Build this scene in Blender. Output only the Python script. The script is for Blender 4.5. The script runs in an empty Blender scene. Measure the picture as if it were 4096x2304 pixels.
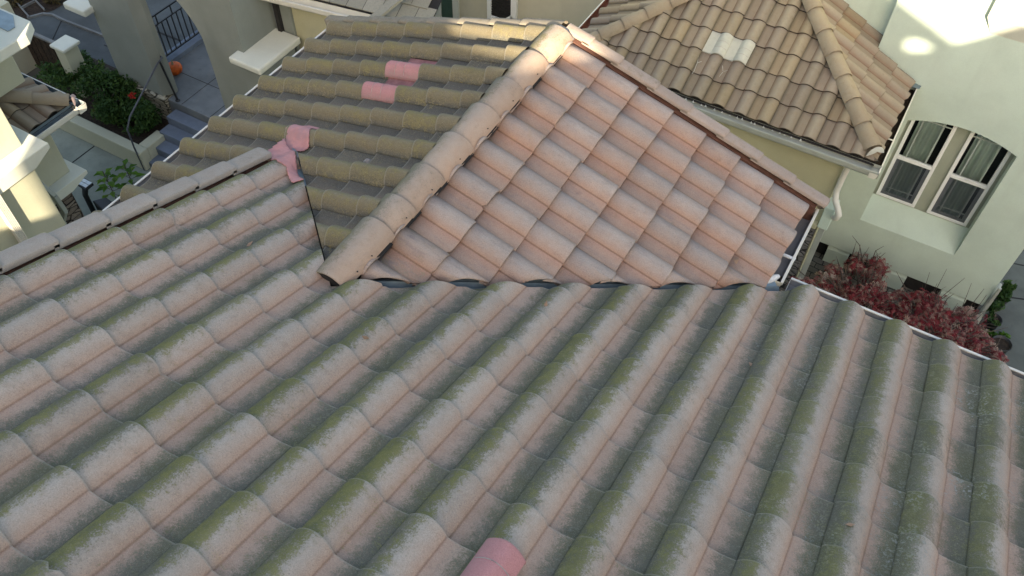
import bpy, bmesh, math, random
from mathutils import Vector, Matrix, noise
R = math.radians
S = bpy.context.scene
COL = S.collection
rnd = random.Random(7)
V3 = Vector

# ------------------------------------------------------------------ helpers
class MB:
    """collects faces (with uv and a per-face tint) for one mesh object"""
    def __init__(s): s.v=[]; s.f=[]; s.uv=[]; s.t=[]; s.sm=[]
    def face(s, pts, uv=None, tint=(.5,.5,.5,1), smooth=False):
        i=len(s.v); s.v += [tuple(p) for p in pts]
        s.f.append(tuple(range(i,i+len(pts)))); s.uv.append(uv or [(0,0)]*len(pts)); s.t.append(tint); s.sm.append(smooth)
    def grid(s, rows, uvrows=None, tint=(.5,.5,.5,1), smooth=True, close=False):
        """rows: list of equal-length point lists"""
        i=len(s.v); n=len(rows[0])
        for r in rows: s.v += [tuple(p) for p in r]
        for a in range(len(rows)-1):
            for b in range(n if close else n-1):
                c=(b+1)%n
                q=(i+a*n+b, i+a*n+c, i+(a+1)*n+c, i+(a+1)*n+b)
                s.f.append(q)
                s.uv.append([uvrows[a][b],uvrows[a][c],uvrows[a+1][c],uvrows[a+1][b]] if uvrows else [(0,0)]*4)
                s.t.append(tint); s.sm.append(smooth)
    def box(s, x0,x1,y0,y1,z0,z1, tint=(.5,.5,.5,1)):
        p=[(x0,y0,z0),(x1,y0,z0),(x1,y1,z0),(x0,y1,z0),(x0,y0,z1),(x1,y0,z1),(x1,y1,z1),(x0,y1,z1)]
        i=len(s.v); s.v+=p
        for q in ((0,3,2,1),(4,5,6,7),(0,1,5,4),(1,2,6,5),(2,3,7,6),(3,0,4,7)):
            s.f.append(tuple(i+k for k in q)); s.uv.append([(0,0)]*4); s.t.append(tint); s.sm.append(False)
    def prism(s, poly, d, tint=(.5,.5,.5,1)):
        """poly: planar list of points, extruded by vector d"""
        n=len(poly); i=len(s.v); d=V3(d)
        s.v += [tuple(p) for p in poly]+[tuple(V3(p)+d) for p in poly]
        fs=[tuple(i+k for k in range(n)), tuple(i+n+k for k in range(n-1,-1,-1))]
        fs += [(i+k, i+n+k, i+n+(k+1)%n, i+(k+1)%n) for k in range(n)]
        for q in fs: s.f.append(q); s.uv.append([(0,0)]*len(q)); s.t.append(tint); s.sm.append(False)
    def beam(s, a, b, w, h, up=(0,0,1), tint=(.5,.5,.5,1)):
        a=V3(a); b=V3(b); d=(b-a).normalized(); x=d.cross(V3(up)).normalized(); z=x.cross(d)
        s.prism([a-x*w/2-z*h/2, a+x*w/2-z*h/2, a+x*w/2+z*h/2, a-x*w/2+z*h/2], b-a, tint)
    def tube(s, pts, r, n=8, tint=(.5,.5,.5,1), caps=True):
        pts=[V3(p) for p in pts]; rows=[]; rs=r if isinstance(r,(list,tuple)) else [r]*len(pts)
        d0=(pts[1]-pts[0]).normalized(); x=d0.orthogonal().normalized()
        for k,p in enumerate(pts):
            d=(pts[min(k+1,len(pts)-1)]-pts[max(k-1,0)]).normalized()
            x=(x-d*x.dot(d)).normalized(); y=d.cross(x)
            rows.append([p+(x*math.cos(2*math.pi*j/n)+y*math.sin(2*math.pi*j/n))*rs[k] for j in range(n)])
        s.grid(rows, tint=tint, close=True)
        if caps: s.face(rows[0][::-1],tint=tint); s.face(rows[-1],tint=tint)
    def lathe(s, c, prof, n=24, tint=(.5,.5,.5,1), fn=None):
        rows=[]
        for (r,z) in prof:
            rows.append([V3(c)+V3((r*(fn(2*math.pi*j/n) if fn else 1)*math.cos(2*math.pi*j/n), r*(fn(2*math.pi*j/n) if fn else 1)*math.sin(2*math.pi*j/n), z)) for j in range(n)])
        s.grid(rows, tint=tint, close=True)
    def build(s, name, mat, parent=None, bev=0, planes=(), weld=False, solid=0, **pr):
        me=bpy.data.meshes.new(name)
        me.from_pydata(s.v,[],s.f)
        uvl=me.uv_layers.new(name='UVMap'); ca=me.color_attributes.new('tint','FLOAT_COLOR','CORNER')
        uvs=[];cs=[]
        for u,t in zip(s.uv,s.t):
            for q in u: uvs+=[q[0],q[1]]; cs+=list(t)
        me.uv_layers['UVMap'].data.foreach_set('uv',uvs); me.color_attributes['tint'].data.foreach_set('color',cs)
        me.polygons.foreach_set('use_smooth',s.sm)
        if planes or weld:
            bm=bmesh.new(); bm.from_mesh(me)
            if weld: bmesh.ops.remove_doubles(bm, verts=bm.verts, dist=1e-4)
            for co,no in planes:
                bmesh.ops.bisect_plane(bm, geom=bm.verts[:]+bm.edges[:]+bm.faces[:], plane_co=co, plane_no=no, clear_outer=True, dist=1e-5)
            bm.to_mesh(me); bm.free()
        me.materials.append(mat)
        o=bpy.data.objects.new(name,me); COL.objects.link(o)
        if parent: o.parent=parent
        if solid:
            m=o.modifiers.new('solid','SOLIDIFY'); m.thickness=solid; m.offset=-1
        if bev:
            m=o.modifiers.new('bevel','BEVEL'); m.width=bev; m.segments=2; m.limit_method='ANGLE'; m.angle_limit=R(40)
        for k,v in pr.items(): o[k]=v
        return o

def thing(name, label, cat, loc=(0,0,0), group=None):
    """an Empty at the thing's base; children are built in world coordinates"""
    o=bpy.data.objects.new(name,None); COL.objects.link(o)
    o.location=loc; o['label']=label; o['category']=cat
    if group: o['group']=group
    o.empty_display_size=.2
    return o
def settle():
    """children were modelled in world coordinates: shift their meshes to the parent's base"""
    bpy.context.view_layer.update()
    done=set()
    for o in S.objects:
        if o.type=='MESH' and o.parent and o.data.name not in done:
            r=o
            while r.parent: r=r.parent
            if r.type=='EMPTY' and r.location.length>0 and not o.get('local'):
                o.data.transform(Matrix.Translation(-r.location)); done.add(o.data.name)
def tag(o, label, cat, group=None):
    o['label']=label; o['category']=cat
    if group: o['group']=group
    return o
def copy_tree(root, loc, label=None):
    r=root.copy(); COL.objects.link(r); r.location=loc
    if label: r['label']=label
    for ch in list(root.children):
        c=ch.copy(); COL.objects.link(c); c.parent=r
        for g in list(ch.children):
            d=g.copy(); COL.objects.link(d); d.parent=c
    return r

# ------------------------------------------------------------------ materials
class NT:
    def __init__(s,name):
        s.m=bpy.data.materials.new(name); s.m.use_nodes=True; s.t=s.m.node_tree; s.t.nodes.clear()
        s.out=s.n('ShaderNodeOutputMaterial')
    def n(s,t,**k):
        x=s.t.nodes.new(t)
        for a,b in k.items(): setattr(x,a,b)
        return x
    def l(s,a,b): s.t.links.new(a,b)
    def put(s,x,i,val):
        if isinstance(val,(int,float)): x.inputs[i].default_value=val
        elif isinstance(val,(tuple,list)): x.inputs[i].default_value=(tuple(val)+(1,))[:4] if len(x.inputs[i].default_value)==4 else val
        else: s.l(val,x.inputs[i])
    def math(s,op,a,b=0,c=0,clamp=False):
        x=s.n('ShaderNodeMath',operation=op,use_clamp=clamp); s.put(x,0,a); s.put(x,1,b)
        if op in('MULTIPLY_ADD','SMOOTH_MIN'): s.put(x,2,c)
        return x.outputs[0]
    def noise(s,vec,scale,detail=3,rough=.55,sc3=None):
        if sc3:
            mp=s.n('ShaderNodeMapping'); s.l(vec,mp.inputs[0]); mp.inputs['Scale'].default_value=sc3; vec=mp.outputs[0]
        x=s.n('ShaderNodeTexNoise'); s.l(vec,x.inputs['Vector']); x.inputs['Scale'].default_value=scale; x.inputs['Detail'].default_value=detail; x.inputs['Roughness'].default_value=rough
        return x.outputs['Fac']
    def ramp(s,fac,stops,interp='LINEAR'):
        x=s.n('ShaderNodeValToRGB'); s.put(x,0,fac); r=x.color_ramp; r.interpolation=interp
        while len(r.elements)>1: r.elements.remove(r.elements[-1])
        for k,(p,c) in enumerate(stops):
            e=r.elements[0] if k==0 else r.elements.new(p)
            e.position=p; e.color=(c,c,c,1) if isinstance(c,(int,float)) else tuple(c)+(1,)
        return x.outputs[0]
    def smooth(s,val,lo,hi,a=0,b=1):
        x=s.n('ShaderNodeMapRange',interpolation_type='SMOOTHSTEP'); s.put(x,0,val); s.put(x,1,lo); s.put(x,2,hi); s.put(x,3,a); s.put(x,4,b)
        return x.outputs[0]
    def mix(s,f,a,b,mode='MIX'):
        x=s.n('ShaderNodeMix',data_type='RGBA',blend_type=mode); s.put(x,0,f); s.put(x,6,a); s.put(x,7,b)
        return x.outputs[2]
    def pos(s): return s.n('ShaderNodeNewGeometry').outputs['Position']
    def attr(s):
        a=s.n('ShaderNodeAttribute',attribute_name='tint'); x=s.n('ShaderNodeSeparateColor'); s.l(a.outputs['Color'],x.inputs[0]); return x.outputs
    def uv(s):
        a=s.n('ShaderNodeUVMap',uv_map='UVMap'); x=s.n('ShaderNodeSeparateXYZ'); s.l(a.outputs[0],x.inputs[0]); return x.outputs[0],x.outputs[1]
    def bump(s,h,strength=.3,dist=.01):
        b=s.n('ShaderNodeBump'); b.inputs['Strength'].default_value=strength; b.inputs['Distance'].default_value=dist; s.l(h,b.inputs['Height']); return b.outputs[0]
    def done(s,col,rough=.85,bump=None,metal=0,spec=.3,**kw):
        p=s.n('ShaderNodeBsdfPrincipled'); s.put(p,'Base Color',col); s.put(p,'Roughness',rough); s.put(p,'Metallic',metal); s.put(p,'Specular IOR Level',spec)
        if bump is not None: s.l(bump,p.inputs['Normal'])
        for k,v in kw.items(): s.put(p,k.replace('_',' '),v)
        s.l(p.outputs[0],s.out.inputs[0]); return s.m

def tile_mat(name, base, stain, stain_cols, moss, moss_col, amt=.0, grain=.25, bias=0, streak=0, varhue=None, xgrad=None, fine=190, tonev=.16, nose=None, softs=(.22,.86), mossk=.80, lichen=0):
    """concrete tile; uv.x runs across one tile (0 barrel's left edge, .6 barrel's right edge, 1 end of pan), uv.y 0 head .. 1 nose"""
    k=NT(name); P=k.pos(); u,v=k.uv(); tr,tg,tb=k.attr()[:3]
    n1=k.noise(P,2.2,3); n2=k.noise(P,17,4,.6); g=k.noise(P,fine,2,.7); g2=k.noise(P,fine*.45,3,.7)
    c=k.ramp(u,base)
    c=k.mix(k.smooth(n2,.35,.7,0,.35),c,k.mix(1,c,(.96,.84,.78),'MULTIPLY'))
    # every tile has its own tone
    tone=k.math('ADD',1-tonev*.55,k.math('MULTIPLY',tr,tonev))
    tc=k.n('ShaderNodeCombineColor'); [k.put(tc,i,tone) for i in range(3)]
    c=k.mix(1,c,tc.outputs[0],'MULTIPLY')
    if varhue:
        c=k.mix(k.smooth(tb,.55,.95,0,.75),c,k.mix(1,c,varhue[0],'MULTIPLY')); c=k.mix(k.smooth(tb,.38,.05,0,.75),c,k.mix(1,c,varhue[1],'MULTIPLY'))
    if streak:
        sn=k.noise(P,1,3,.6,sc3=(3,26,26)) if streak=='x' else k.noise(P,1,3,.6,sc3=(26,3,26))
        msk=k.math('MULTIPLY',k.smooth(sn,.48,.66),k.math('MULTIPLY',k.ramp(u,[(0,.6),(.2,.9),(.5,.35),(.62,.2),(.8,.9),(1,.9)]),k.smooth(tg,.1,.8,.25,1)))
        c=k.mix(k.math('MULTIPLY',msk,.75),c,(.21,.17,.165))
    def mask(rampstops, w1, w2, lo, hi, extra):
        m=k.ramp(u,rampstops)
        m=k.math('MULTIPLY_ADD',k.math('SUBTRACT',n2,.5),w1,m)
        m=k.math('MULTIPLY_ADD',k.math('SUBTRACT',g2,.5),w2*.7,m)
        m=k.math('MULTIPLY_ADD',k.math('SUBTRACT',g,.5),w2,m)
        m=k.math('ADD',m,extra)
        return k.smooth(m,lo,hi)
    ex=k.math('MULTIPLY_ADD',k.math('SUBTRACT',tg,.5),.46,k.math('MULTIPLY_ADD',k.math('SUBTRACT',n1,.5),.5,bias))
    if xgrad:
        sx=k.n('ShaderNodeSeparateXYZ'); k.l(P,sx.inputs[0]); gx=k.smooth(sx.outputs[0],xgrad[0],xgrad[1]); ex=k.math('MULTIPLY_ADD',gx,xgrad[2],ex)
    ms=mask(stain,.85,1.6,softs[0],softs[1],ex)
    sc=k.mix(k.smooth(n1,.4,.62),stain_cols[0],stain_cols[1]); sc=k.mix(k.smooth(g2,.45,.75,0,.6),sc,stain_cols[2])
    c=k.mix(k.math('MULTIPLY',ms,.97),c,sc)
    mm=mask(moss,1.5,1.4,.34,.98,k.math('MULTIPLY_ADD',k.math('SUBTRACT',tb,.5),.5,k.math('MULTIPLY',ex,.25)))
    if xgrad: mm=k.math('MULTIPLY',mm,k.math('MULTIPLY_ADD',gx,-.45,1))
    mc=k.mix(k.smooth(n2,.4,.65),moss_col[0],moss_col[1])
    c=k.mix(k.math('MULTIPLY',mm,mossk),c,mc)
    g3=k.noise(P,fine*2.1,1,.5)
    fl=k.math('ADD',k.smooth(g,.30,.70,1-grain*.26,1+grain*.22),k.smooth(g3,.25,.75,-grain*.16,grain*.16)); fc=k.n('ShaderNodeCombineColor'); [k.put(fc,i,fl) for i in range(3)]
    c=k.mix(1,c,fc.outputs[0],'MULTIPLY')
    c=k.mix(k.smooth(g3,.66,.80,0,grain*.8),c,(.55,.53,.50)); c=k.mix(k.smooth(g,.36,.22,0,grain*.9),c,(.09,.085,.075))
    if lichen:
        ln=k.noise(P,1.7,3,.6); lm=k.math('MULTIPLY',k.smooth(ln,.47,.66),k.math('MULTIPLY',k.smooth(g2,.48,.60),k.smooth(n2,.42,.60)))
        if xgrad: lm=k.math('MULTIPLY',lm,k.math('MULTIPLY_ADD',gx,.85,.15))
        c=k.mix(k.math('MULTIPLY',lm,lichen),c,(.30,.315,.31))
    st=k.noise(P,1,4,.65,sc3=(9,9,9)); c=k.mix(k.smooth(st,.58,.74,0,.30),c,k.mix(1,c,(.62,.60,.58),'MULTIPLY'))
    if nose: c=k.mix(k.smooth(v,nose[1],1,0,nose[2]),c,nose[0])
    h=k.math('ADD',k.math('MULTIPLY',g,.7),k.math('MULTIPLY',g2,.8))
    return k.done(c,.92,k.bump(h,.55,.004),spec=.15)

def plain(name,col,rough=.7,var=.12,scale=8,bump=0,metal=0,spec=.3,fine=120,dirt=None):
    k=NT(name); P=k.pos(); n=k.noise(P,scale,4,.6); f=k.noise(P,fine,2,.6)
    c=k.mix(k.smooth(n,.3,.7),tuple(x*(1-var) for x in col),tuple(min(1,x*(1+var)) for x in col))
    if dirt: c=k.mix(k.smooth(k.noise(P,scale*.45,5,.65),.5,.72,0,dirt[1]),c,dirt[0])
    return k.done(c,rough,k.bump(f,bump,.004) if bump else None,metal,spec)

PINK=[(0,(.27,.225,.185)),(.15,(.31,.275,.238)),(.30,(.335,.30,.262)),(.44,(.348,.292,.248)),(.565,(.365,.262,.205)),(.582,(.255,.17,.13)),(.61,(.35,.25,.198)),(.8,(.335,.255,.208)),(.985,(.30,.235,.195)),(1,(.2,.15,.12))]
M_main=tile_mat('weathered_pink_tile',PINK,
    [(0,1.08),(.1,.95),(.2,.72),(.29,.42),(.38,.15),(.47,.0),(.59,0),(.66,.16),(.74,.44),(.84,.76),(1,1.08)],
    [(.095,.098,.062),(.100,.100,.078),(.18,.172,.142)],
    [(0,.34),(.07,.62),(.16,.80),(.25,.66),(.34,.30),(.43,0),(.9,0),(1,.2)], [(.128,.126,.046),(.168,.160,.056)], bias=-.02, grain=.5, softs=(.14,.98), xgrad=(-1.2,1.8,.24), fine=150, lichen=.6, nose=((.33,.31,.28),.955,.35))
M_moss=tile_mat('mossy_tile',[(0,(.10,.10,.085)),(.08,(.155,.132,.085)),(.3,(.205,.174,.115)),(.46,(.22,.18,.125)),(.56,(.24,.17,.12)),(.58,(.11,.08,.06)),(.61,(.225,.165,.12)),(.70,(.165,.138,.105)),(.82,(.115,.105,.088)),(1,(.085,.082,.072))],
    [(0,.2),(.3,.35),(.5,.35),(.60,.3),(.7,.1),(1,.05)],
    [(.150,.132,.074),(.17,.147,.094),(.24,.215,.17)],
    [(0,.2),(.15,.5),(.35,.55),(.52,.3),(.6,.0),(1,.0)], [(.17,.15,.07),(.20,.17,.075)], bias=.05, grain=.55, fine=125, nose=((.36,.33,.27),.94,.45))
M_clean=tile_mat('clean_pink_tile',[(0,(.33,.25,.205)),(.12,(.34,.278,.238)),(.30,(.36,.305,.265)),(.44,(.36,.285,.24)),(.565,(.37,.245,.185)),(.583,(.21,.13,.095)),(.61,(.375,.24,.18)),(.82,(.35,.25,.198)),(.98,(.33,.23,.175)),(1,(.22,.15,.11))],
    [(0,.30),(.1,.06),(.3,0),(.62,0),(.8,.16),(1,.34)], [(.20,.175,.12),(.22,.185,.16),(.25,.21,.17)],
    [(0,.22),(.1,.1),(.3,0),(.8,.0),(1,.15)], [(.20,.175,.08),(.23,.20,.1)], bias=.02, grain=.42, streak='x', fine=140, tonev=.16, varhue=((1.05,.95,.90),(.96,.98,1.0)), nose=((.30,.23,.19),.97,.4))
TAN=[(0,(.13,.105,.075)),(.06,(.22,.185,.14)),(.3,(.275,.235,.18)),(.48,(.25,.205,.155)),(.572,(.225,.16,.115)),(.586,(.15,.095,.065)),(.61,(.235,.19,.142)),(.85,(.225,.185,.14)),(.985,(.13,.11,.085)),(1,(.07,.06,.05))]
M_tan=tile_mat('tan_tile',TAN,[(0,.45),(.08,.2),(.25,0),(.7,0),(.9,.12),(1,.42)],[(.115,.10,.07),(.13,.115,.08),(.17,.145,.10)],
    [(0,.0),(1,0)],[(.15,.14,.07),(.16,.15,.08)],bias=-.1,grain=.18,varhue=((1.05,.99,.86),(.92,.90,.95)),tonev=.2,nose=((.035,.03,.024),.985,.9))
M_cap=tile_mat('cap_tile',[(0,(.25,.21,.16)),(.2,(.29,.24,.185)),(.42,(.35,.29,.235)),(.62,(.385,.30,.235)),(1,(.38,.265,.195))],
    [(0,.95),(.2,.70),(.36,.40),(.5,.05),(1,-.1)],[(.16,.15,.10),(.17,.155,.12),(.24,.215,.17)],
    [(0,.25),(.2,.40),(.4,.35),(.5,0),(1,0)],[(.18,.16,.065),(.2,.175,.08)],bias=.06,grain=.3,nose=((.13,.10,.075),.985,.7))  # nose tone draws the thin shadow line at each ridge joint
M_rake=tile_mat('rake_tile_concrete',[(0,(.36,.29,.24)),(1,(.34,.28,.24))],[(0,.0),(1,.0)],[(.18,.16,.12),(.19,.17,.14),(.24,.21,.17)],[(0,0),(1,0)],[(.2,.18,.1),(.2,.18,.1)],bias=.12,grain=.36)
M_rakeL=tile_mat('mossy_rake_tile',[(0,(.235,.21,.165)),(1,(.22,.19,.15))],[(0,.2),(1,.2)],[(.15,.14,.10),(.16,.15,.115),(.2,.18,.14)],[(0,.1),(1,.1)],[(.17,.155,.08),(.18,.16,.08)],bias=.12,grain=.45)
M_rakeM=tile_mat('grey_rake_tile',[(0,(.315,.278,.24)),(1,(.30,.265,.232))],[(0,.05),(1,.1)],[(.2,.18,.155),(.21,.19,.17),(.26,.24,.21)],[(0,0),(1,0)],[(.2,.18,.1),(.2,.18,.1)],bias=.10,grain=.42)
M_tancap=tile_mat('tan_cap_tile',[(0,(.255,.215,.155)),(.5,(.285,.235,.17)),(1,(.265,.215,.15))],[(0,.1),(.5,0),(1,.1)],[(.17,.15,.11),(.18,.16,.12),(.2,.18,.13)],[(0,0),(1,0)],[(.2,.18,.1),(.2,.18,.1)],bias=-.05,grain=.18)
M_pinknew=tile_mat('bright_pink_tile',[(0,(.40,.20,.20)),(.3,(.46,.22,.22)),(.57,(.45,.205,.20)),(1,(.38,.19,.19))],[(0,.55),(.12,.25),(.3,.0),(.55,.1),(.6,.45),(1,.6)],[(.27,.17,.165),(.29,.19,.18),(.36,.26,.25)],[(0,0),(1,0)],[(.3,.2,.18),(.3,.2,.18)],bias=.0,grain=.4,nose=((.30,.18,.175),.95,.6))
M_pinkold=plain('dull_pink_tile',(.28,.135,.135),.9,.2,14,.35,spec=.1,dirt=((.14,.12,.115),.6))
M_mortar=plain('pink_mortar',(.48,.235,.225),.9,.14,9,.5,spec=.1,dirt=((.30,.20,.22),.7))
M_greymortar=plain('grey_mortar',(.30,.27,.25),.95,.25,30,.8,spec=.1)
M_pale=plain('pale_tile',(.40,.395,.345),.85,.06,10,.25,spec=.15)
M_dark=plain('underlay_felt',(.022,.021,.021),.9,.2,6)
M_board=plain('redwood_board',(.13,.062,.045),.8,.2,9)
M_white=plain('white_painted_metal',(.62,.60,.53),.5,.04,5,dirt=((.45,.43,.38),.3))
M_gutin=plain('gutter_inside',(.20,.20,.205),.6,.12,4,dirt=((.09,.085,.08),.6))
M_gutback=plain('gutter_rust_inside',(.15,.055,.04),.7,.2,8)
M_flash=plain('galvanised_flashing',(.19,.25,.28),.45,.15,6,metal=.35,spec=.4)
M_gutgreen=plain('grey_painted_gutter',(.34,.36,.32),.5,.06,5,dirt=((.22,.22,.19),.35))
M_lichen=plain('silicone_sealant',(.62,.64,.64),.6,.1,30)
def stucco(name,col,b=.5):
    k=NT(name); P=k.pos(); n=k.noise(P,1.3,4,.6); f=k.noise(P,70,3,.65); f2=k.noise(P,160,2,.6)
    c=k.mix(k.smooth(n,.3,.7),tuple(x*.93 for x in col),tuple(x*1.05 for x in col))
    c=k.mix(k.smooth(f,.6,.35,0,.10),c,tuple(x*.6 for x in col))
    rs=k.noise(P,1,4,.6,sc3=(3.2,3.2,.45)); c=k.mix(k.smooth(rs,.52,.74,0,.22),c,tuple(x*.72 for x in col)); c=k.mix(k.smooth(k.noise(P,.5,3),.5,.7,0,.14),c,(.62,.62,.56))
    return k.done(c,.93,k.bump(k.math('ADD',f,k.math('MULTIPLY',f2,.3)),b*.5,.008),spec=.1)
M_stR=stucco('sage_stucco',(.53,.625,.54))
M_stRec=stucco('shaded_recess_stucco',(.33,.355,.285))  # stucco darkened: occlusion shade of the recess put into the colour
M_stOl=stucco('olive_stucco',(.42,.40,.265))
M_stTrim=stucco('cream_trim_stucco',(.60,.61,.53),.3)
M_stL=stucco('buff_stucco',(.46,.455,.345))
M_stA=stucco('grey_green_stucco',(.225,.245,.22))
M_cream=stucco('cream_house_stucco',(.56,.53,.41))
def stone(name,c0,c1,scale):
    k=NT(name); P=k.pos(); v=k.n('ShaderNodeTexVoronoi',feature='DISTANCE_TO_EDGE'); mp=k.n('ShaderNodeMapping'); k.l(P,mp.inputs[0]); mp.inputs['Scale'].default_value=scale
    w=k.noise(P,9,3); a=k.n('ShaderNodeMixRGB'); a.inputs[0].default_value=.06; k.l(mp.outputs[0],a.inputs[1]); k.l(w,a.inputs[2]); k.l(a.outputs[0],v.inputs['Vector']); v.inputs['Scale'].default_value=1
    v2=k.n('ShaderNodeTexVoronoi'); k.l(a.outputs[0],v2.inputs['Vector']); v2.inputs['Scale'].default_value=1
    sp=k.n('ShaderNodeSeparateColor'); k.l(v2.outputs['Color'],sp.inputs[0])
    c=k.mix(sp.outputs[0],c0,c1); c=k.mix(k.smooth(k.noise(P,30,3),.4,.7,0,.5),c,tuple(x*.6 for x in c0))
    e=k.smooth(v.outputs['Distance'],.02,.10); c=k.mix(e,tuple(x*.25 for x in c0),c)
    return k.done(c,.9,k.bump(e,.9,.03),spec=.1)
M_stone=stone('stacked_stone',(.16,.13,.11),(.27,.23,.19),(5.5,5.5,15))
M_stonepale=stone('pale_stacked_stone',(.26,.235,.17),(.40,.37,.29),(4,4,13))
M_stonegrey=stone('grey_stacked_stone',(.13,.125,.125),(.22,.21,.20),(5,5,12))
def concrete(name,col,joint=None):
    k=NT(name); P=k.pos(); n=k.noise(P,.9,5,.65); n2=k.noise(P,7,4,.6); f=k.noise(P,90,2)
    c=k.mix(k.smooth(n,.3,.7),tuple(x*.75 for x in col),tuple(x*1.15 for x in col)); c=k.mix(k.smooth(n2,.55,.75,0,.4),c,tuple(x*.6 for x in col)); c=k.mix(k.smooth(f,.6,.8,0,.3),c,tuple(x*1.4 for x in col))
    return k.done(c,.9,k.bump(f,.25,.004),spec=.15)
M_conc=concrete('path_concrete',(.24,.265,.225))
M_step=concrete('blue_grey_step_concrete',(.165,.20,.255))
M_landing=concrete('landing_concrete',(.15,.165,.175))
M_street=concrete('street_asphalt',(.082,.092,.094))
M_kerb=concrete('kerb_concrete',(.17,.18,.18))
M_drive=concrete('side_yard_concrete',(.115,.125,.115))
M_ground=concrete('bare_ground',(.09,.09,.08))
def pavers():
    k=NT('cobble_pavers'); P=k.pos(); b=k.n('ShaderNodeTexBrick'); mp=k.n('ShaderNodeMapping'); k.l(P,mp.inputs[0]); mp.inputs['Rotation'].default_value=(0,0,.04)
    w=k.noise(P,6,2); a=k.n('ShaderNodeMixRGB'); a.inputs[0].default_value=.05; k.l(mp.outputs[0],a.inputs[1]); k.l(w,a.inputs[2]); k.l(a.outputs[0],b.inputs['Vector'])
    b.inputs['Scale'].default_value=1; b.inputs['Brick Width'].default_value=.19; b.inputs['Row Height'].default_value=.13; b.inputs['Mortar Size'].default_value=.011; b.inputs['Mortar Smooth'].default_value=.4
    b.inputs['Color1'].default_value=(.125,.12,.10,1); b.inputs['Color2'].default_value=(.18,.17,.14,1); b.inputs['Mortar'].default_value=(.025,.025,.022,1)
    c=k.mix(k.smooth(k.noise(P,25,3),.4,.7,0,.5),b.outputs['Color'],(.08,.08,.068))
    return k.done(c,.9,k.bump(b.outputs['Fac'],-.8,.02),spec=.15)
M_paver=pavers()
M_soil=plain('garden_soil',(.035,.025,.018),.95,.4,20,.6)
M_iron=plain('black_iron',(.012,.013,.015),.5,.2,20,spec=.5)
M_steelrail=plain('grey_handrail_paint',(.06,.065,.08),.4,.2,10,spec=.5)
M_vinyl=plain('white_window_vinyl',(.78,.80,.78),.45,.03,4)
M_muntin=plain('window_grid_bar',(.42,.47,.44),.5,.04,4)
M_room=plain('dark_room',(.02,.023,.024),.9,.1,3)
M_curtain=plain('sheer_curtain',(.72,.80,.75),.9,.08,3)
M_pot=plain('black_plastic_pot',(.018,.018,.018),.45,.2,10,spec=.4)
M_bark=plain('grey_bark',(.09,.07,.06),.9,.3,20)
M_pumpkin=plain('pumpkin_skin',(.52,.09,.012),.5,.2,12)
M_stem=plain('dry_stem',(.25,.22,.13),.9,.2,12)
M_green_door=plain('dark_green_door',(.055,.10,.075),.5,.1,4)
M_slate=concrete('slate_step_concrete',(.10,.115,.11))
M_lampglass=plain('frosted_lamp_glass',(.62,.68,.72),.25,.03,4)
def flat_tiles():
    k=NT('flat_grey_tile'); P=k.pos(); u,v=k.uv(); tr=k.attr()[0]
    c=k.mix(tr,(.23,.22,.175),(.33,.31,.25)); c=k.mix(k.smooth(k.noise(P,40,3),.4,.7,0,.35),c,(.17,.165,.14))
    return k.done(c,.9,k.bump(k.noise(P,90,2),.3,.004),spec=.12)
M_flat=flat_tiles()
def glass():
    k=NT('window_glass'); t=k.n('ShaderNodeBsdfTransparent'); g=k.n('ShaderNodeBsdfGlossy'); g.inputs['Roughness'].default_value=.03; t.inputs[0].default_value=(.80,.86,.84,1)
    f=k.n('ShaderNodeFresnel'); f.inputs[0].default_value=1.5; m=k.n('ShaderNodeMixShader'); k.l(f.outputs[0],m.inputs[0]); k.l(t.outputs[0],m.inputs[1]); k.l(g.outputs[0],m.inputs[2]); k.l(m.outputs[0],k.out.inputs[0]); return k.m
M_glass=glass()
def screen():
    k=NT('insect_screen'); t=k.n('ShaderNodeBsdfTransparent'); d=k.n('ShaderNodeBsdfDiffuse'); d.inputs[0].default_value=(.06,.075,.09,1)
    m=k.n('ShaderNodeMixShader'); m.inputs[0].default_value=.5; k.l(t.outputs[0],m.inputs[1]); k.l(d.outputs[0],m.inputs[2]); k.l(m.outputs[0],k.out.inputs[0]); return k.m
M_screen=screen()
def leaf_mat(name,stops,rough=.6):
    k=NT(name); r,g,b=k.attr()[:3]; c=k.ramp(r,stops); 
    p=k.n('ShaderNodeBsdfPrincipled'); k.put(p,'Base Color',c); k.put(p,'Roughness',rough); k.put(p,'Specular IOR Level',.25)
    t=k.n('ShaderNodeBsdfTranslucent'); k.l(c,t.inputs[0]); m=k.n('ShaderNodeMixShader'); m.inputs[0].default_value=.25; k.l(p.outputs[0],m.inputs[1]); k.l(t.outputs[0],m.inputs[2]); k.l(m.outputs[0],k.out.inputs[0]); return k.m
M_maple=leaf_mat('red_maple_leaf',[(0,(.13,.016,.024)),(.25,(.26,.03,.04)),(.40,(.25,.07,.07)),(.52,(.31,.16,.14)),(.75,(.34,.24,.19)),(1,(.47,.39,.33))])
M_leaf=leaf_mat('shrub_leaf',[(0,(.018,.045,.014)),(.5,(.035,.085,.02)),(.85,(.07,.12,.025)),(1,(.13,.13,.04))])
M_leaf2=leaf_mat('bright_leaf',[(0,(.04,.11,.012)),(.6,(.09,.20,.02)),(1,(.16,.27,.05))])
M_leaf3=leaf_mat('dark_ivy_leaf',[(0,(.015,.035,.018)),(1,(.05,.08,.04))])
M_flower=leaf_mat('red_flower',[(0,(.45,.02,.02)),(1,(.55,.05,.03))])
M_drydry=leaf_mat('dry_leaf_brown',[(0,(.30,.19,.12)),(1,(.40,.27,.19))])

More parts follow.
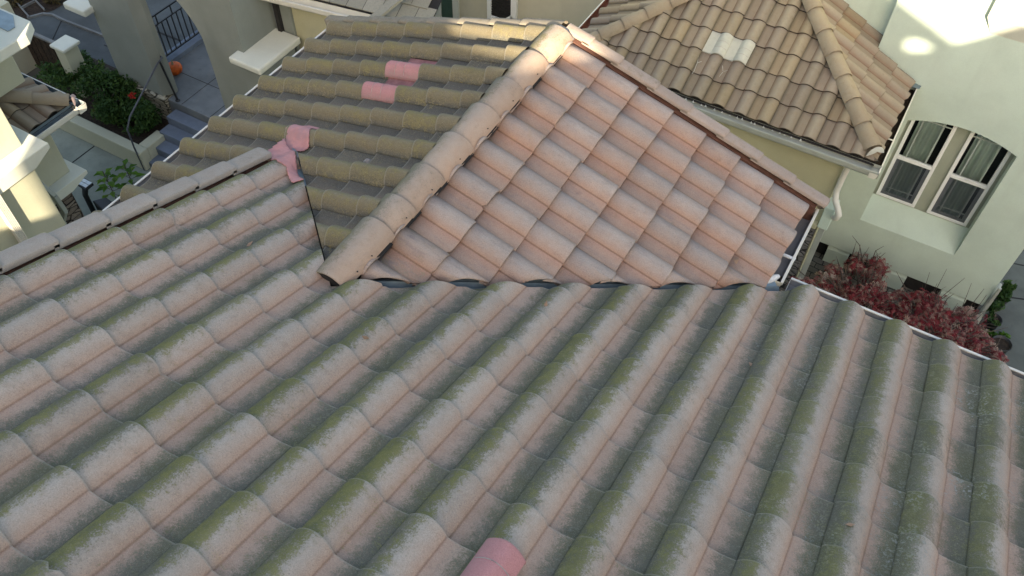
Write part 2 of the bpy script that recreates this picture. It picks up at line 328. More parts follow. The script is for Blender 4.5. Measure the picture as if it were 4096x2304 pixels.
# ------------------------------------------------------------------ tiled roofs
BW=.58       # share of the tile that is barrel
def prof(u, hb=.055):
    if u<=BW:
        t=u/BW
        return .014*(1-t)+.004*t + hb*(max(0,math.sin(math.pi*t))**.80)
    if u>1: return -.006
    t=(u-BW)/(1-BW)
    return .002-.006*math.sin(math.pi*t)+.004*t
US=[0,.012,.035,.07,.11,.16,.21,.26,.30,.34,.39,.44,.48,.515,.545,.567,.577,.586,.62,.69,.78,.86,.93,.97,1.0,1.05]
LIFT=.026
class Frame:
    """O: point on the eave line at pan level; U across (right when looking down the slope), V down the slope, N normal"""
    def __init__(s,O,Vh,tanp):
        s.O=V3(O); d=V3(Vh).normalized(); c=1/math.sqrt(1+tanp*tanp); s.c=c
        s.V=d*c-V3((0,0,1))*tanp*c; s.U=d.cross(V3((0,0,1))).normalized(); s.N=s.U.cross(s.V); s.N = s.N if s.N.z>0 else -s.N
    def p(s,a,v,h): return s.O+s.U*a+s.V*v+s.N*h
def one_tile(mb,F,a0,vn,W,L,tint,jit=1,hb=.055,nv=3,thick=.024,lift=LIFT,raise_=0):
    """a0: left edge along U, vn: nose position along V, W width, L visible length (+ head lap)"""
    da=rnd.uniform(-.0045,.0045)*jit; dv=rnd.uniform(-.009,.009)*jit; dh=rnd.uniform(0,.006)*jit; sk=rnd.uniform(-.010,.010)*jit; yaw=rnd.uniform(-.006,.006)*jit
    HL=.05; vs=[-L-HL+dv, -L*.5+dv, -.012+dv, -.003+dv, dv]; dz=[0,0,0,-.0015,-.006]
    rows=[];uvs=[]
    chip=(rnd.choice((.02,.56,.57,.98,.3)),rnd.uniform(.03,.07),rnd.uniform(.010,.024)) if rnd.random()<.14 else None
    cf=lambda u,v: -chip[2]*max(0,1-((u-chip[0])/chip[1])**2) if chip and v>dv-.02 else 0
    for v,z in zip(vs,dz):
        t=(v-dv+L)/L
        rows.append([F.p(a0+da+u*W+yaw*v, vn+v+sk*(u-.5)+cf(u,v), prof(u,hb)+lift*t+dh+z+raise_) for u in US]); uvs.append([(min(u,1),max(0,min(1,t))) for u in US])
    rows.append([F.p(a0+da+u*W, vn+dv+sk*(u-.5)-.002+cf(u,dv), prof(u,hb)+lift-.006-thick+dh+raise_) for u in US]); uvs.append([(u,1) for u in US])
    mb.grid(rows,uvs,tint)
    # left edge return of the barrel (lies over the neighbour's pan)
    e0=[r[0] for r in rows[:5]]; e1=[p-F.N*.012 for p in e0]
    mb.grid([e0,e1],[[(0,.5)]*5]*2,tint,smooth=False)
def field(F,cols,rows,W,E,a_off=0,skip=(),hb=.055,stainfn=None,jit=1,cols_fn=None,lift=LIFT):
    mb=MB()
    for r in rows:
        for c in cols:
            if (c,r) in skip: continue
            if cols_fn and not cols_fn(c,r): rnd.random(); continue
            t=(rnd.random(), rnd.random() if not stainfn else stainfn(c,r), rnd.random(),1)
            one_tile(mb,F,a_off+c*W,-r*E,W,E,t,jit,hb,lift=lift)
    return mb
def surf(F,W,E,a_off,a,v):
    """height of the tile surface above the deck at (a, v)"""
    u=((a-a_off)/W)%1.0; t=1-((-v/E)%1.0)
    hb,lift=(.080,.032) if F is FLt else (.055,LIFT)
    return prof(u,hb)+lift*t
def cut_region(o,pl1,pl2):
    """remove the geometry on the outer side of pl1 AND of pl2"""
    bm=bmesh.new(); bm.from_mesh(o.data)
    for co,no in (pl1,pl2):
        bmesh.ops.bisect_plane(bm,geom=bm.verts[:]+bm.edges[:]+bm.faces[:],plane_co=co,plane_no=no,dist=1e-5)
    dele=[f for f in bm.faces if all((f.calc_center_median()-V3(co)).dot(V3(no))>0 for co,no in (pl1,pl2))]
    bmesh.ops.delete(bm,geom=dele,context='FACES'); bm.to_mesh(o.data); bm.free()
def cap(name,p0,p1,r0,r1,mat,parent,side,flat=1.0,n=14,thick=.016,lip=0,uvflip=False,ang=1.25,**pr):
    """a half-barrel ridge tile from p0 to p1; side = horizontal direction across"""
    p0=V3(p0); p1=V3(p1); d=(p1-p0).normalized(); x=V3(side).normalized(); z=x.cross(d); z = z if z.z>0 else -z
    mb=MB(); t=(rnd.random(),rnd.random(),rnd.random(),1)
    def ring(p,r,ins=0):
        out=[]
        for k in range(n+1):
            a=-ang+2*ang*k/n
            out.append(p+x*math.sin(a)*(r-ins)*1.0+z*(math.cos(a)-math.cos(ang))*(r-ins)*flat)
        return out
    L=(p1-p0).length; rows=[];uvs=[]
    for f,dr in ((0,-.004),(.012,0),(.5,0),(1-.012,0),(1,-.004)):
        rows.append(ring(p0.lerp(p1,f), r0+(r1-r0)*f+dr)); uvs.append([((1-k/n) if uvflip else k/n, f) for k in range(n+1)])
    inn=[ring(p1,r1,thick),ring(p0,r0,thick)]
    rows+=inn; uvs+=[uvs[-1],uvs[0]]
    rows.append(rows[0]); uvs.append(uvs[0])
    mb.grid(rows,uvs,t)
    for e in (0,n): # bottom long edges
        pass
    return mb.build(name,mat,parent,weld=True,**pr)
def rake_tile(a,b,inward,mat,parent,w=.115,drop=.16,thick=.02,skirt=-.010,**pr):
    """gable-edge tile from a (upper end) to b (nose); a,b on the outer top edge; inward = horizontal direction to the roof field"""
    a=V3(a); b=V3(b); d=(b-a).normalized(); i=V3(inward).normalized(); z=i.cross(d); z=z if z.z>0 else -z
    mb=MB(); t=(rnd.random(),rnd.random(),rnd.random(),1)
    pts=[(w,skirt),(w,.017),(w*.93,.022),(w*.5,.025),(w*.15,.018),(.0,.004),(-.014,-.018),(-.018,-.05),(-.018,-drop)]
    rows=[];uvs=[]; L=(b-a).length
    for f,sh in ((0,0),(.9,0),(.965,0),(.988,.004),(1,.014)):
        row=[]
        for j,(q,h) in enumerate(pts):
            ff=f
            # rounded nose corners
            if f>.96: ff=f-(.030 if j in(0,1) else .012 if j in (2,5) else .03 if j>=6 else 0)
            row.append(a+d*L*ff+i*q+z*(h-sh*.6))
        rows.append(row); uvs.append([(j/8,f) for j in range(len(pts))])
    mb.grid(rows,uvs,t); mb.face([p-d*.001 for p in rows[-1]],uv=[(.5,.5)]*len(pts),tint=t)
    o=mb.build('rake_tile',mat,parent,**pr); return o

# ================================================================== 1. the tiled house we look down on
house=thing('tiled_house','pink and mossy tiled house filling the view, with a cross gable and diagonal ridge','house',(0,0,0))
TM=.3759; TG=1/3.
# ---- main slope: z = 8.745 - .3759 y at mid tile height
FM=Frame((0,4.517,8.722-.3759*4.517),(0,1,0),TM)
WM=.3375; EM=.3347/FM.c
AM=.05-BW*WM
def vm(y): return (y-4.517)/FM.c
# valley lines (plan): right y = 2.347 + .8868 (x+2.6); left y = 2.347 + .8868 (-2.6-x)
def nrm(x,y): v=V3((x,y,0)); return v.normalized()
kR=.8868
nR=nrm(-kR,1); nL=nrm(kR,1)
colsM=range(-11,11); rowsM=range(0,21)
def keepM(c,r):
    x=AM+(c+.5)*WM; y=4.517-(r+.5)*.3347
    return (y < 2.347+kR*(x+2.6)+.5) if x>-2.6 else (y<2.347+kR*(-2.6-x)+.5)
def stainM(c,r): return rnd.random()
# right of the ridge foot and left of it are cut separately, so split the field in two meshes and join
PR=V3((-2.6,2.347,0)); 
skipM={(-2,10)}
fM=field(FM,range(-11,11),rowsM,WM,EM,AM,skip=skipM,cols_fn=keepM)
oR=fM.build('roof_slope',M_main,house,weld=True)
cut_region(oR,(PR-nR*.065,nR),(PR-nL*.004,nL))
oR['label']='broad pink tile slope with green algae bands'
mb=MB(); one_tile(mb,FM,AM-2*WM+.012,-10*EM+.085,WM*1.04,EM,(.5,.5,.5,1),0,.060,raise_=.020)
mb2=MB(); mb2.v=mb.v; mb2.f=mb.f; mb2.uv=mb.uv; mb2.t=mb.t; mb2.sm=mb.sm
pm=mb2.build('replacement_tile',M_pinknew,oR,weld=True,planes=[(FM.p(AM-2*WM+WM*.625,0,0),FM.U)],label='bright pink replacement tile at bottom edge')
# pan of that spot, old tile underneath
mb=MB(); one_tile(mb,FM,AM-2*WM,-10*EM,WM,EM,(.5,.7,.5,1),0,.02,raise_=-.004)
pp=mb.build('roof_slope_patch',M_main,None,weld=True)
bm=bmesh.new(); bm.from_mesh(oR.data); bm.from_mesh(pp.data); bm.to_mesh(oR.data); bm.free(); bpy.data.objects.remove(pp)
mb=MB()
for q in (.36,.70):  # mould lines pressed into the pink tile
    pts=[FM.p(AM-2*WM+.012+u*WM*1.04,-10*EM+.085-EM*q,prof(u,.060)+LIFT*(1-q)+.0205) for u in [.03+.54*k/12 for k in range(13)]]
    mb.tube(pts,.0025,5,caps=False)
mb.build('mould_line',M_greymortar,pm)

# ---- cross gable slopes, ridge at x=-2.6
ZR=11.95-4.087-.03      # pan level at the ridge line
FRt=Frame((-.318,5.33,ZR-TG*(-.318+2.6)),(1,0,0),TG); ER=.309/FRt.c; WR=.333
FLt=Frame((-4.985,5.19,ZR-TG*(4.985-2.6)),(-1,0,0),TG); EL=.308/FLt.c; WL=.325
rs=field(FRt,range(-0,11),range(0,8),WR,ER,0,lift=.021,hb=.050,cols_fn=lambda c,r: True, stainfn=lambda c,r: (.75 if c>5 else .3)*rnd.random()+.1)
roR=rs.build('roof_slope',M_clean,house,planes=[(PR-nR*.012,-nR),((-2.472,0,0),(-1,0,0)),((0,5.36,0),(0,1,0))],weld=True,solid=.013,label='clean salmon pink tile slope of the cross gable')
# L: column 0 has its barrel at y 5.19..5.38
skipL={(-2,4),(-3,4)}
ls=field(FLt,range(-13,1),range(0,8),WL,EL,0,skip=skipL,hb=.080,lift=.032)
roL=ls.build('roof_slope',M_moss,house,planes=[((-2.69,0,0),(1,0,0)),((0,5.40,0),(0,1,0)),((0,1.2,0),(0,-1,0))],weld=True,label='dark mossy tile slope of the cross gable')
# cut the part of L that would lie inside the main slope (x > -3.95, before the valley)
cut_region(roL,(PR+nL*.004,-nL),((-3.93,0,0),(1,0,0)))
for c in (-2,-3):
    mb=MB(); one_tile(mb,FLt,c*WL,-4*EL,WL,EL,(.5,.5,.5,1),0,.060,raise_=-.006)
    pn=mb.build('pan_part',M_pinkold,None,weld=True)
    mb=MB(); one_tile(mb,FLt,c*WL,-4*EL+.03,WL,EL,(.5,.5,.5,1),0,.084,raise_=.014)
    o=mb.build('replacement_tile',M_pinknew,roL,weld=True,planes=[(FLt.p(c*WL+WL*.60,0,0),FLt.U)],label='bright pink replacement tile, nearer the valley' if c==-3 else 'bright pink replacement tile, nearer the gable end')
    o.data.materials.append(M_pinkold)
    bm=bmesh.new(); bm.from_mesh(o.data); n0=len(bm.faces); bm.from_mesh(pn.data); bm.faces.ensure_lookup_table()
    for f in bm.faces[n0:]: f.material_index=1
    bm.to_mesh(o.data); bm.free(); bpy.data.objects.remove(pn)
    ml=MB()
    for q in (.33,.62):
        ml.tube([FLt.p(c*WL+u*WL,-4*EL+.03-EL*q,prof(u,.084)+LIFT*(1-q)+.0145) for u in [.03+.54*k/12 for k in range(13)]],.0022,5,caps=False)
    ml.build('mould_line',M_greymortar,o)

# pink mortar patches where the main slope's gable edge dies into the mossy slope
def drape(name,F,W,E,aoff,poly,toav,h,mat,parent,step=.008,sm=.035,**pr):
    xs=[p[0] for p in poly]; ys=[p[1] for p in poly]; mb=MB()
    def ins(x,y):
        c=False; j=len(poly)-1
        for i in range(len(poly)):
            xi,yi=poly[i]; xj,yj=poly[j]
            if (yi>y)!=(yj>y) and x<(xj-xi)*(y-yi)/(yj-yi)+xi: c=not c
            j=i
        return c
    nx=int((max(xs)-min(xs))/step)+1; ny=int((max(ys)-min(ys))/step)+1
    P={}
    def pt(i,j):
        if (i,j) not in P:
            a,v=toav(min(xs)+i*step,min(ys)+j*step); P[(i,j)]=F.p(a,v,sum(surf(F,W,E,aoff,a+sm*q,v+sm*w) for q in (-1,-.5,0,.5,1) for w in (-1,-.5,0,.5,1))/25+h+.003*noise.noise(V3((i*.12,j*.12,0))))
        return P[(i,j)]
    for i in range(nx):
        for j in range(ny):
            if ins(min(xs)+(i+.5)*step,min(ys)+(j+.5)*step):
                mb.face([pt(i,j),pt(i+1,j),pt(i+1,j+1),pt(i,j+1)],smooth=True)
    return mb.build(name,mat,parent,weld=True,solid=.006,**pr)
toL=lambda x,y:(y-5.19, (-(x+4.985))/FLt.c)
drape('mortar_patch',FLt,WL,EL,0,[(-3.90,3.80),(-4.0,3.80),(-4.07,3.74),(-4.09,3.65),(-4.06,3.60),(-4.02,3.53),(-3.96,3.46),(-3.89,3.48),(-3.83,3.50),(-3.80,3.54),(-3.82,3.62),(-3.86,3.70)],toL,.014,M_mortar,roL,label='pink mortar blob beside the valley')
toM=lambda x,y:(x, (y-4.517)/FM.c)
drape('mortar_patch',FM,WM,EM,AM,[(-4.02,3.50),(-3.99,3.28),(-3.90,3.22),(-3.80,3.16),(-3.74,3.13),(-3.69,3.16),(-3.60,3.09),(-3.52,3.04),(-3.46,3.07),(-3.60,3.18),(-3.72,3.29),(-3.86,3.40)],toM,.024,M_mortar,oR,label='pink mortar filling the end of the gable edge')

# ---- ridge tiles of the cross gable
ys=[2.33,2.84,3.09,3.43,3.80,4.17,4.52,4.91,5.30]
ZC=11.95-4.02
for k in range(len(ys)-1):
    a,b=ys[k],ys[k+1]
    lip=.024
    cap('ridge_tile',(-2.595,a-.03 if k else a,ZC-.085-(.018 if k else 0)),(-2.595,b+.012,ZC-.085+.014),.129,.139,M_cap,house,(1,0,0),flat=.92,ang=1.32)
mb=MB(); rows=[]
for k in range(13):
    a=-1.15+2.3*k/12; rr=.14+.012*noise.noise(V3((k*.9,3,1)))
    rows.append([V3((-2.595+math.sin(a)*rr,5.295+.01*noise.noise(V3((k*1.7,0,0))),ZC-.13+math.cos(a)*rr*.93)),V3((-2.595+math.sin(a)*rr*1.02,5.36+.015*noise.noise(V3((k*1.3,5,0))),ZC-.138+math.cos(a)*rr*.92)),V3((-2.595+math.sin(a)*.02,5.37,ZC-.10))])
mb.grid(rows); mb.build('ridge_end_mortar',M_greymortar,house)
mb=MB(); mb.prism([(-2.70,2.335,ZC-.115),(-2.49,2.335,ZC-.115),(-2.505,2.335,ZC-.03),(-2.595,2.335,ZC+.005),(-2.685,2.335,ZC-.03)],(0,.03,0)); mb.build('ridge_foot_mortar',M_dark,house)
# dark closure strip under the ridge tiles, seen along the salmon side
mb=MB(); mb.prism([(-2.50,2.5,ZR+.0),(-2.462,2.5,ZR-.025),(-2.73,2.5,ZR-.02),(-2.70,2.5,ZR+.0)],(0,2.8,0)); mb.build('ridge_closure',M_dark,house)
# nail holes in the ridge tiles are too small to matter except as dark dots
for y in (2.47,2.62,3.0,3.3,3.65,4.02,4.38,4.75):
    c=V3((-2.478,y,ZC-.045)); mb=MB(); mb.tube([c,c+V3((.006,0,.004))],.004,6); mb.build('nail_head',M_dark,house)

# ---- rake tiles
ends=[-2.34,-2.07,-1.735,-1.43,-1.10,-.79,-.49,-.185]
for k,xe in enumerate(ends):
    xs_=(ends[k-1] if k else -2.585)-.06
    if k==0: xs_=-2.56
    f=lambda x,dz:(x,5.46,ZR-TG*(x+2.6)+.082+dz)
    rake_tile(f(xs_,-.012),f(xe+.012,.012),(0,-1,0),M_rake,house)
endL=[-2.98,-3.28,-3.60,-3.93,-4.25,-4.58,-4.90,-5.14]
for k,xe in enumerate(endL):
    xs_=(endL[k-1] if k else -2.66)+.06
    f=lambda x,dz:(x,5.47,ZR+TG*(x+2.6)+.070+dz)
    rake_tile(f(xs_,-.012),f(xe-.01,.008),(0,-1,0),M_rakeL,house,skirt=-.075)
for k in range(14):
    ye=3.26-k*.336; yb=ye-.336-.05
    f=lambda y,dz:(-4.045,y,8.722-TM*y+.056+dz)
    rake_tile(f(yb,-.012),f(ye,.011),(1,0,0),M_rakeM,house,w=.15,drop=.2,skirt=-.02)
# ---- rake boards (timber under the gable-edge tiles)
mb=MB()
mb.prism([(-2.6,5.345,ZR+.03),(-.25,5.345,ZR+.03-TG*2.35),(-.25,5.345,ZR-.16-TG*2.35),(-2.6,5.345,ZR-.16)],(0,.045,0)); mb.build('rake_board',M_board,house)
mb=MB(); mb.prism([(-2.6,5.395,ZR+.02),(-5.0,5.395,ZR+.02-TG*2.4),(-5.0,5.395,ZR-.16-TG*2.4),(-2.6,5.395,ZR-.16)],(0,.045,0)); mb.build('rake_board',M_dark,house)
mb=MB(); mb.prism([(-3.955,3.28,8.722-TM*3.28+.0),(-3.955,-2.3,8.722+TM*2.3+.0),(-3.955,-2.3,8.722+TM*2.3-.2),(-3.955,3.28,8.722-TM*3.28-.2)],(.045,0,0)); mb.build('rake_board',M_board,house)
# ---- underlay decks
def quad(name,pts,mat,par,**pr): mb=MB(); mb.face(pts); return mb.build(name,mat,par,**pr)
zM=lambda y:8.722-TM*y-.045; zG=lambda x:ZR-TG*abs(x+2.6)-.045
mb=MB()
mb.face([(-3.93,-2.3,zM(-2.3)),(3.95,-2.3,zM(-2.3)),(3.95,4.46,zM(4.46)),(-.24,4.46,zM(4.46)),(-2.6,2.36,zM(2.36)),(-3.9,3.5,zM(3.5)),(-3.93,3.3,zM(3.3))])
mb.build('underlay',M_dark,house)
mb=MB(); mb.face([(-2.6,2.36,zG(-2.6)),(-2.6,5.36,zG(-2.6)),(-.36,5.36,zG(-.36)),(-.36,4.36,zG(-.36))]); mb.face([(-2.6,2.36,zG(-2.6)),(-3.95,3.55,zG(-3.95)),(-3.97,1.2,zG(-3.97)),(-4.95,1.2,zG(-4.95)),(-4.95,5.38,zG(-4.95)),(-2.6,5.38,zG(-2.6))]); mb.build('underlay',M_dark,house)
# ---- valley flashing
def valley(sx,name):
    mb=MB()
    for s_ in (1,):
        a=V3((-2.6,2.30,0)); b=V3((-2.6+sx*2.40,2.30+kR*2.40,0)) if sx>0 else V3((-2.6-1.38,2.30+kR*1.38,0))
        n=nR if sx>0 else nL
        L=[]
        for p in (a,b):
            q0=p-n*.14; q1=p+n*.05; q2=p+n*.16
            z=lambda q: max(zM(q.y),zG(q.x))+.012
            L.append([V3((q0.x,q0.y,z(q0))),V3((q1.x-n.x*.02,q1.y-n.y*.02,z(q1)-.002)),V3((q1.x,q1.y,z(q1)+.03)),V3((q1.x+n.x*.02,q1.y+n.y*.02,z(q1)-.002)),V3((q2.x,q2.y,z(q2)))])
        mb.grid(L,smooth=False)
    mb.build(name,M_flash,house)
valley(1,'valley_flashing')
mb=MB(); mb.face([(-3.50,3.10,zM(3.10)+.075),(-3.93,3.49,zM(3.49)+.075),(-3.90,3.51,zM(3.51)+.06),(-3.47,3.13,zM(3.13)+.06)]); mb.build('valley_flashing',M_flash,house)
# ---- gutters: U channel along a line
def gutter(name,a,b,out,parent,w=.125,h=.11,mat=None,inside=None,ends=(1,1),lipw=.016,fl=1.0,**pr):
    a=V3(a); b=V3(b); o=V3(out).normalized(); z=V3((0,0,1)); mat=mat or M_white
    # a,b: outer lip line (top); channel lies on the inner side
    mb=MB(); pts=[(0,0),(0,-.03),(-.012,-h*.7),(-.03,-h),(-w*.75,-h),(-w*.75,-h-.004)]
    L=[]
    for p in (a,b): L.append([p+o*0+z*0, p+o*.004-z*.02, p-o*.012-z*.035, p-o*.016-z*h*.75, p-o*.035-z*h, p-o*w-z*h, p-o*w+z*.01])
    mb.grid(L,smooth=False)
    d=(b-a)
    mb.prism([a-o*lipw-z*.004,a+o*.002-z*.004,a+o*.002+z*.005,a-o*lipw+z*.005],d)
    go=mb.build(name,mat,parent,**pr)
    mi=MB(); L=[]
    for p in (a,b): L.append([p-o*.006-z*.006, p-o*.018-z*.036, p-o*.022-z*h*.74*fl, p-o*.039-z*(h-.006)*fl, p-o*(w-.004)-z*(h-.006)*fl, p-o*(w-.004)+z*.02])
    mi.grid(L,smooth=False); mi.build('gutter_trough',inside or M_gutin,go)
    for f,p in zip(ends,(a,b)):
        if f:
            e=MB(); q=.002*(1 if p is b else -1); e.prism([p,p-o*w,p-o*w-z*h,p-o*.035-z*h,p-o*.016-z*h*.75],d.normalized()*q); e.build('gutter_end',mat,go)
    return go
GZ=11.95-4.925
g1=gutter('gutter',(-.18,4.605,GZ),(3.95,4.605,GZ),(0,1,0),house,w=.16,h=.10,fl=.7)
g2=gutter('gutter',(-.222,4.52,GZ),(-.222,5.40,GZ),(1,0,0),house,w=.15,h=.10)
mb=MB(); mb.box(-.375,-.215,4.79,4.815,GZ-.012,GZ-.002); mb.build('gutter_strap',M_lichen,g2)
mb=MB()
for k in range(40): 
    x=-.35+.1*rnd.random(); y=4.50+.13*rnd.random(); z=GZ-.085+.03*rnd.random(); s_=.006+.008*rnd.random(); mb.box(x,x+s_,y,y+s_,z,z+s_)
mb.build('gutter_debris',M_soil,g2)
g3=gutter('gutter',(-5.095,1.2,GZ),(-5.095,5.42,GZ),(-1,0,0),house,w=.15,h=.10)
mb=MB(); mb.tube([(-.35,4.44,GZ+.01),(-.30,4.52,GZ+.012),(-.27,4.565,GZ+.006)],[.022,.03,.016],7); mb.build('sealant',M_lichen,g2)
# ---- walls of this house
mb=MB()
mb.prism([(-3.72,-2.3,0),(-3.72,4.1,0),(-3.72,4.1,zM(4.1)-.12),(-3.72,-2.3,zM(-2.3)-.12)],(7.5,0,0)); mb.build('wall',M_cream,house)
mb=MB()
mb.prism([(-4.7,5.12,0),(-.5,5.12,0),(-.5,5.12,zG(-.5)-.1),(-2.6,5.12,ZR-.15),(-4.7,5.12,zG(-4.7)-.1)],(0,-4.0,0)); mb.build('wall',M_cream,house)
mb=MB(); mb.box(-3.9,-3.73,-2.3,3.5,6.4,7.1); mb.build('soffit',M_board,house)
# debris on the roof
mb=MB(); c=FRt.p(5.33-4.40,( -.62+.318)/FRt.c,.03)
mb.face([c,c+V3((.035,.01,.02)),c+V3((.05,-.02,.035)),c+V3((.02,-.035,.012))],tint=(.4,.5,.5,1)); mb.face([c+V3((.05,-.02,.035)),c+V3((.02,-.035,.012)),c+V3((.045,-.045,.002))],tint=(.7,.5,.5,1))
tag(mb.build('dry_leaf',M_drydry,None,solid=.002),'curled dry leaf lying on the clean salmon roof slope near its gutter','leaf')
for q,(x,y) in enumerate(((-2.05,1.98),(-1.42,2.95),(.62,2.35),(-.15,3.35),(-3.2,2.3))):
    a,v=toM(x,y); c=FM.p(a,v,surf(FM,WM,EM,AM,a,v)+.006); mb=MB(); e=V3((math.cos(q*1.9),math.sin(q*1.9),.1))*.028; g_=V3((-e.y,e.x,0))*.4
    mb.face([c-e,c+g_+V3((0,0,.006)),c+e+V3((0,0,.01)),c-g_],tint=(q/5,.5,.5,1))
    tag(mb.build('dry_leaf',M_drydry,None,solid=.0015),['small dry leaf on the algae banded slope, left of the middle','small dry leaf on the pink slope below the valley','small dry leaf on the algae banded slope near the right edge','small dry leaf on the algae banded slope near the front gutter','small dry leaf on the pink slope near the left gable edge'][q],'leaf','dry leaves lying on the roof')
mb=MB(); a,v=toL(-3.17,3.49); c=FLt.p(a,v,surf(FLt,WL,EL,0,a,v)+.012); mb.lathe(c,[(.001,-.02),(.026,-.012),(.03,.004),(.016,.02),(.001,.026)],7,fn=lambda t:1+.25*math.sin(2*t+1)); 
tag(mb.build('tile_chip',M_greymortar,None),'small broken tile chip lying on the mossy roof slope','tile chip')

# ================================================================== 2. neighbour on the right: hipped wing and tall sage wall
nb=thing('stucco_house','sage stucco house with tan hipped wing roof and paired arched windows','house',(0,10,0))
TF=.5; ZE=4.15
FF=Frame((-2.44,9.78,ZE),(0,-1,0),TF); WF=.331; EF=.3575
FRh=Frame((.03,9.9,ZE),(1,0,0),TF); FLh=Frame((-4.62,9.9,ZE),(-1,0,0),TF)
hipR=V3((.03,9.78,0)); hipL=V3((-4.62,9.78,0))
n45=nrm(1,1); n45b=nrm(-1,1)
def ok(c,r): return True
white={(0,1),(-1,1)}
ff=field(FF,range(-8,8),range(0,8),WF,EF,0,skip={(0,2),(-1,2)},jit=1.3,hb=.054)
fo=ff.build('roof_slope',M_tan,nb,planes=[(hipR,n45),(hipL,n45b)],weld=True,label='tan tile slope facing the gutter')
for c in (0,-1):
    mb=MB(); one_tile(mb,FF,c*WF,-2*EF,WF,EF,(.5,.5,.5,1),0,.07,raise_=.012)
    w=mb.build('replacement_tile',M_pale,fo,weld=True,label='pale cream replacement tile')
    ml=MB()
    for q in (.32,.6): ml.tube([FF.p(c*WF+u*WF,-2*EF-EF*q,prof(u,.07)+LIFT*(1-q)+.0125) for u in [.03+.54*k/12 for k in range(13)]],.002,5,caps=False)
    ml.build('mould_line',M_greymortar,w)
mb=MB(); one=[(-2.80,10.36),(-2.74,10.30),(-2.70,10.12),(-2.735,10.0)]
for pts in ([(-2.79,10.36),(-2.755,10.25),(-2.74,10.12),(-2.775,10.02)],[(-2.755,10.25),(-2.70,10.30)],[(-2.41,10.33),(-2.36,10.25),(-2.30,10.30)],[(-2.36,10.25),(-2.385,10.15)]):
    P=[]
    for i in range(len(pts)-1):
        for q in range(6):
            x=pts[i][0]+(pts[i+1][0]-pts[i][0])*q/6; y=pts[i][1]+(pts[i+1][1]-pts[i][1])*q/6
            a=-(x+2.44); v=-(y-9.78)/FF.c; P.append(FF.p(a,v,surf(FF,WF,EF,0,a,v)+.001))
    mb.tube(P,.005,4,caps=False)
    if len(pts)==2: mb.build('plaster_drip',M_pale,fo); mb=MB()
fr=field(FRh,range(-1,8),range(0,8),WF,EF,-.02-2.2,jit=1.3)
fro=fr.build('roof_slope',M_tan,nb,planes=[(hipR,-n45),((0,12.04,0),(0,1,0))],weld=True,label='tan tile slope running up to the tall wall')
cut_region(fro,((-.60,0,0),(1,0,0)),((0,11.83,0),(0,1,0)))
fl=field(FLh,range(-2,10),range(0,8),WF,EF,0,jit=1.3)
fl.build('roof_slope',M_tan,nb,planes=[(hipL,-n45b),((0,13.2,0),(0,1,0)),((-2.3,0,0),(1,0,0))],weld=True,label='tan tile slope on the far left side')
# decks
zF=lambda y:ZE-.05+TF*(y-9.78)
mb=MB(); mb.face([(-4.62,9.78,zF(9.78)),(.03,9.78,zF(9.78)),(-2.295,12.105,zF(12.105))]); mb.face([(.03,9.78,zF(9.78)),(.03,12.0,zF(9.78)),(-2.295,12.0,zF(12.105)),(-2.295,12.105,zF(12.105))]); mb.face([(-4.62,9.78,zF(9.78)),(-2.295,12.105,zF(12.105)),(-2.295,13.2,zF(12.105)),(-4.62,13.2,zF(9.78))]); mb.build('underlay',M_dark,nb)
# hip tiles
def hipcaps(p0,p1,n,side,endcap,mat=M_tancap,par=nb,r=.125):
    p0=V3(p0); p1=V3(p1); d=(p1-p0).normalized(); Lt=(p1-p0).length/n
    for k in range(n):
        a=p0+d*Lt*k; b=p0+d*(Lt*(k+1)+.05)
        up=V3((0,0,1))
        cap('hip_tile',a+up*.012,b-up*.006,r*1.04,r*.94,mat,par,side,flat=1.0,ang=1.35,thick=.018)
    if endcap:
        x=V3(side).normalized(); z=x.cross(d); z=z if z.z>0 else -z; mb=MB(); c=p0+V3((0,0,.012))-d*.004; rr=r*1.02
        ring=[c+x*math.sin(a)*rr+z*(math.cos(a)-math.cos(1.35))*rr-d*.07*(1.1-(math.cos(a)-math.cos(1.35))) for a in [-1.35+2.7*k/18 for k in range(19)]]
        c2=sum(ring,V3())/len(ring); dome=[[c2+(q-c2)*f-d*(.03*(1-f*f)) for q in ring] for f in (1,.85,.6,.3,.02)]
        mb.grid(dome); 
        return mb.build('hip_end_cap',endcap,par)
zc=.045
hipcaps((-.07,9.91,ZE+.095),(-2.295,12.105,ZE+1.245),9,(1,1,0),M_pale,r=.135)
hipcaps((-4.52,9.90,ZE+.06+zc-.03),(-2.295,12.105,ZE+1.2+zc),9,(1,-1,0),M_tancap)
# hip gutters
GH=4.10
g=gutter('gutter',(-4.80,9.665,GH),(.135,9.665,GH),(0,-1,0),nb,w=.15,h=.115,mat=M_gutgreen,inside=M_gutgreen,fl=.35)
for k in range(22):
    x=-3.2+k*.105+rnd.uniform(-.03,.03); mb=MB(); mb.prism([(x,9.752,GH+.002),(x+.035,9.752,GH+.002),(x+.015,9.752,GH+.02+.03*rnd.random())],(0,.004,0)); mb.build('torn_sealant',M_lichen,g)
mb=MB(); mb.box(-4.7,.0,9.815,9.84,GH-.11,GH+.035); mb.build('fascia',M_dark,nb)
g=gutter('gutter',(.135,9.67,GH),(.135,11.86,GH),(1,0,0),nb,w=.12,h=.115,mat=M_white,inside=M_soil)
mb=MB(); mb.box(.02,.135,10.42,10.437,GH-.002,GH+.008); mb.build('gutter_strap',M_white,g)
mb=MB(); mb.prism([(.02,11.86,GH+.012),(.06,11.70,GH+.03),(.16,11.74,GH+.01),(.17,11.86,GH-.01)],(0,0,.006)); mb.build('gutter_flap',M_flash,g)
g=gutter('gutter',(-4.80,9.67,GH),(-4.80,12.9,GH),(-1,0,0),nb,w=.16,h=.115,mat=M_white,inside=M_gutback)
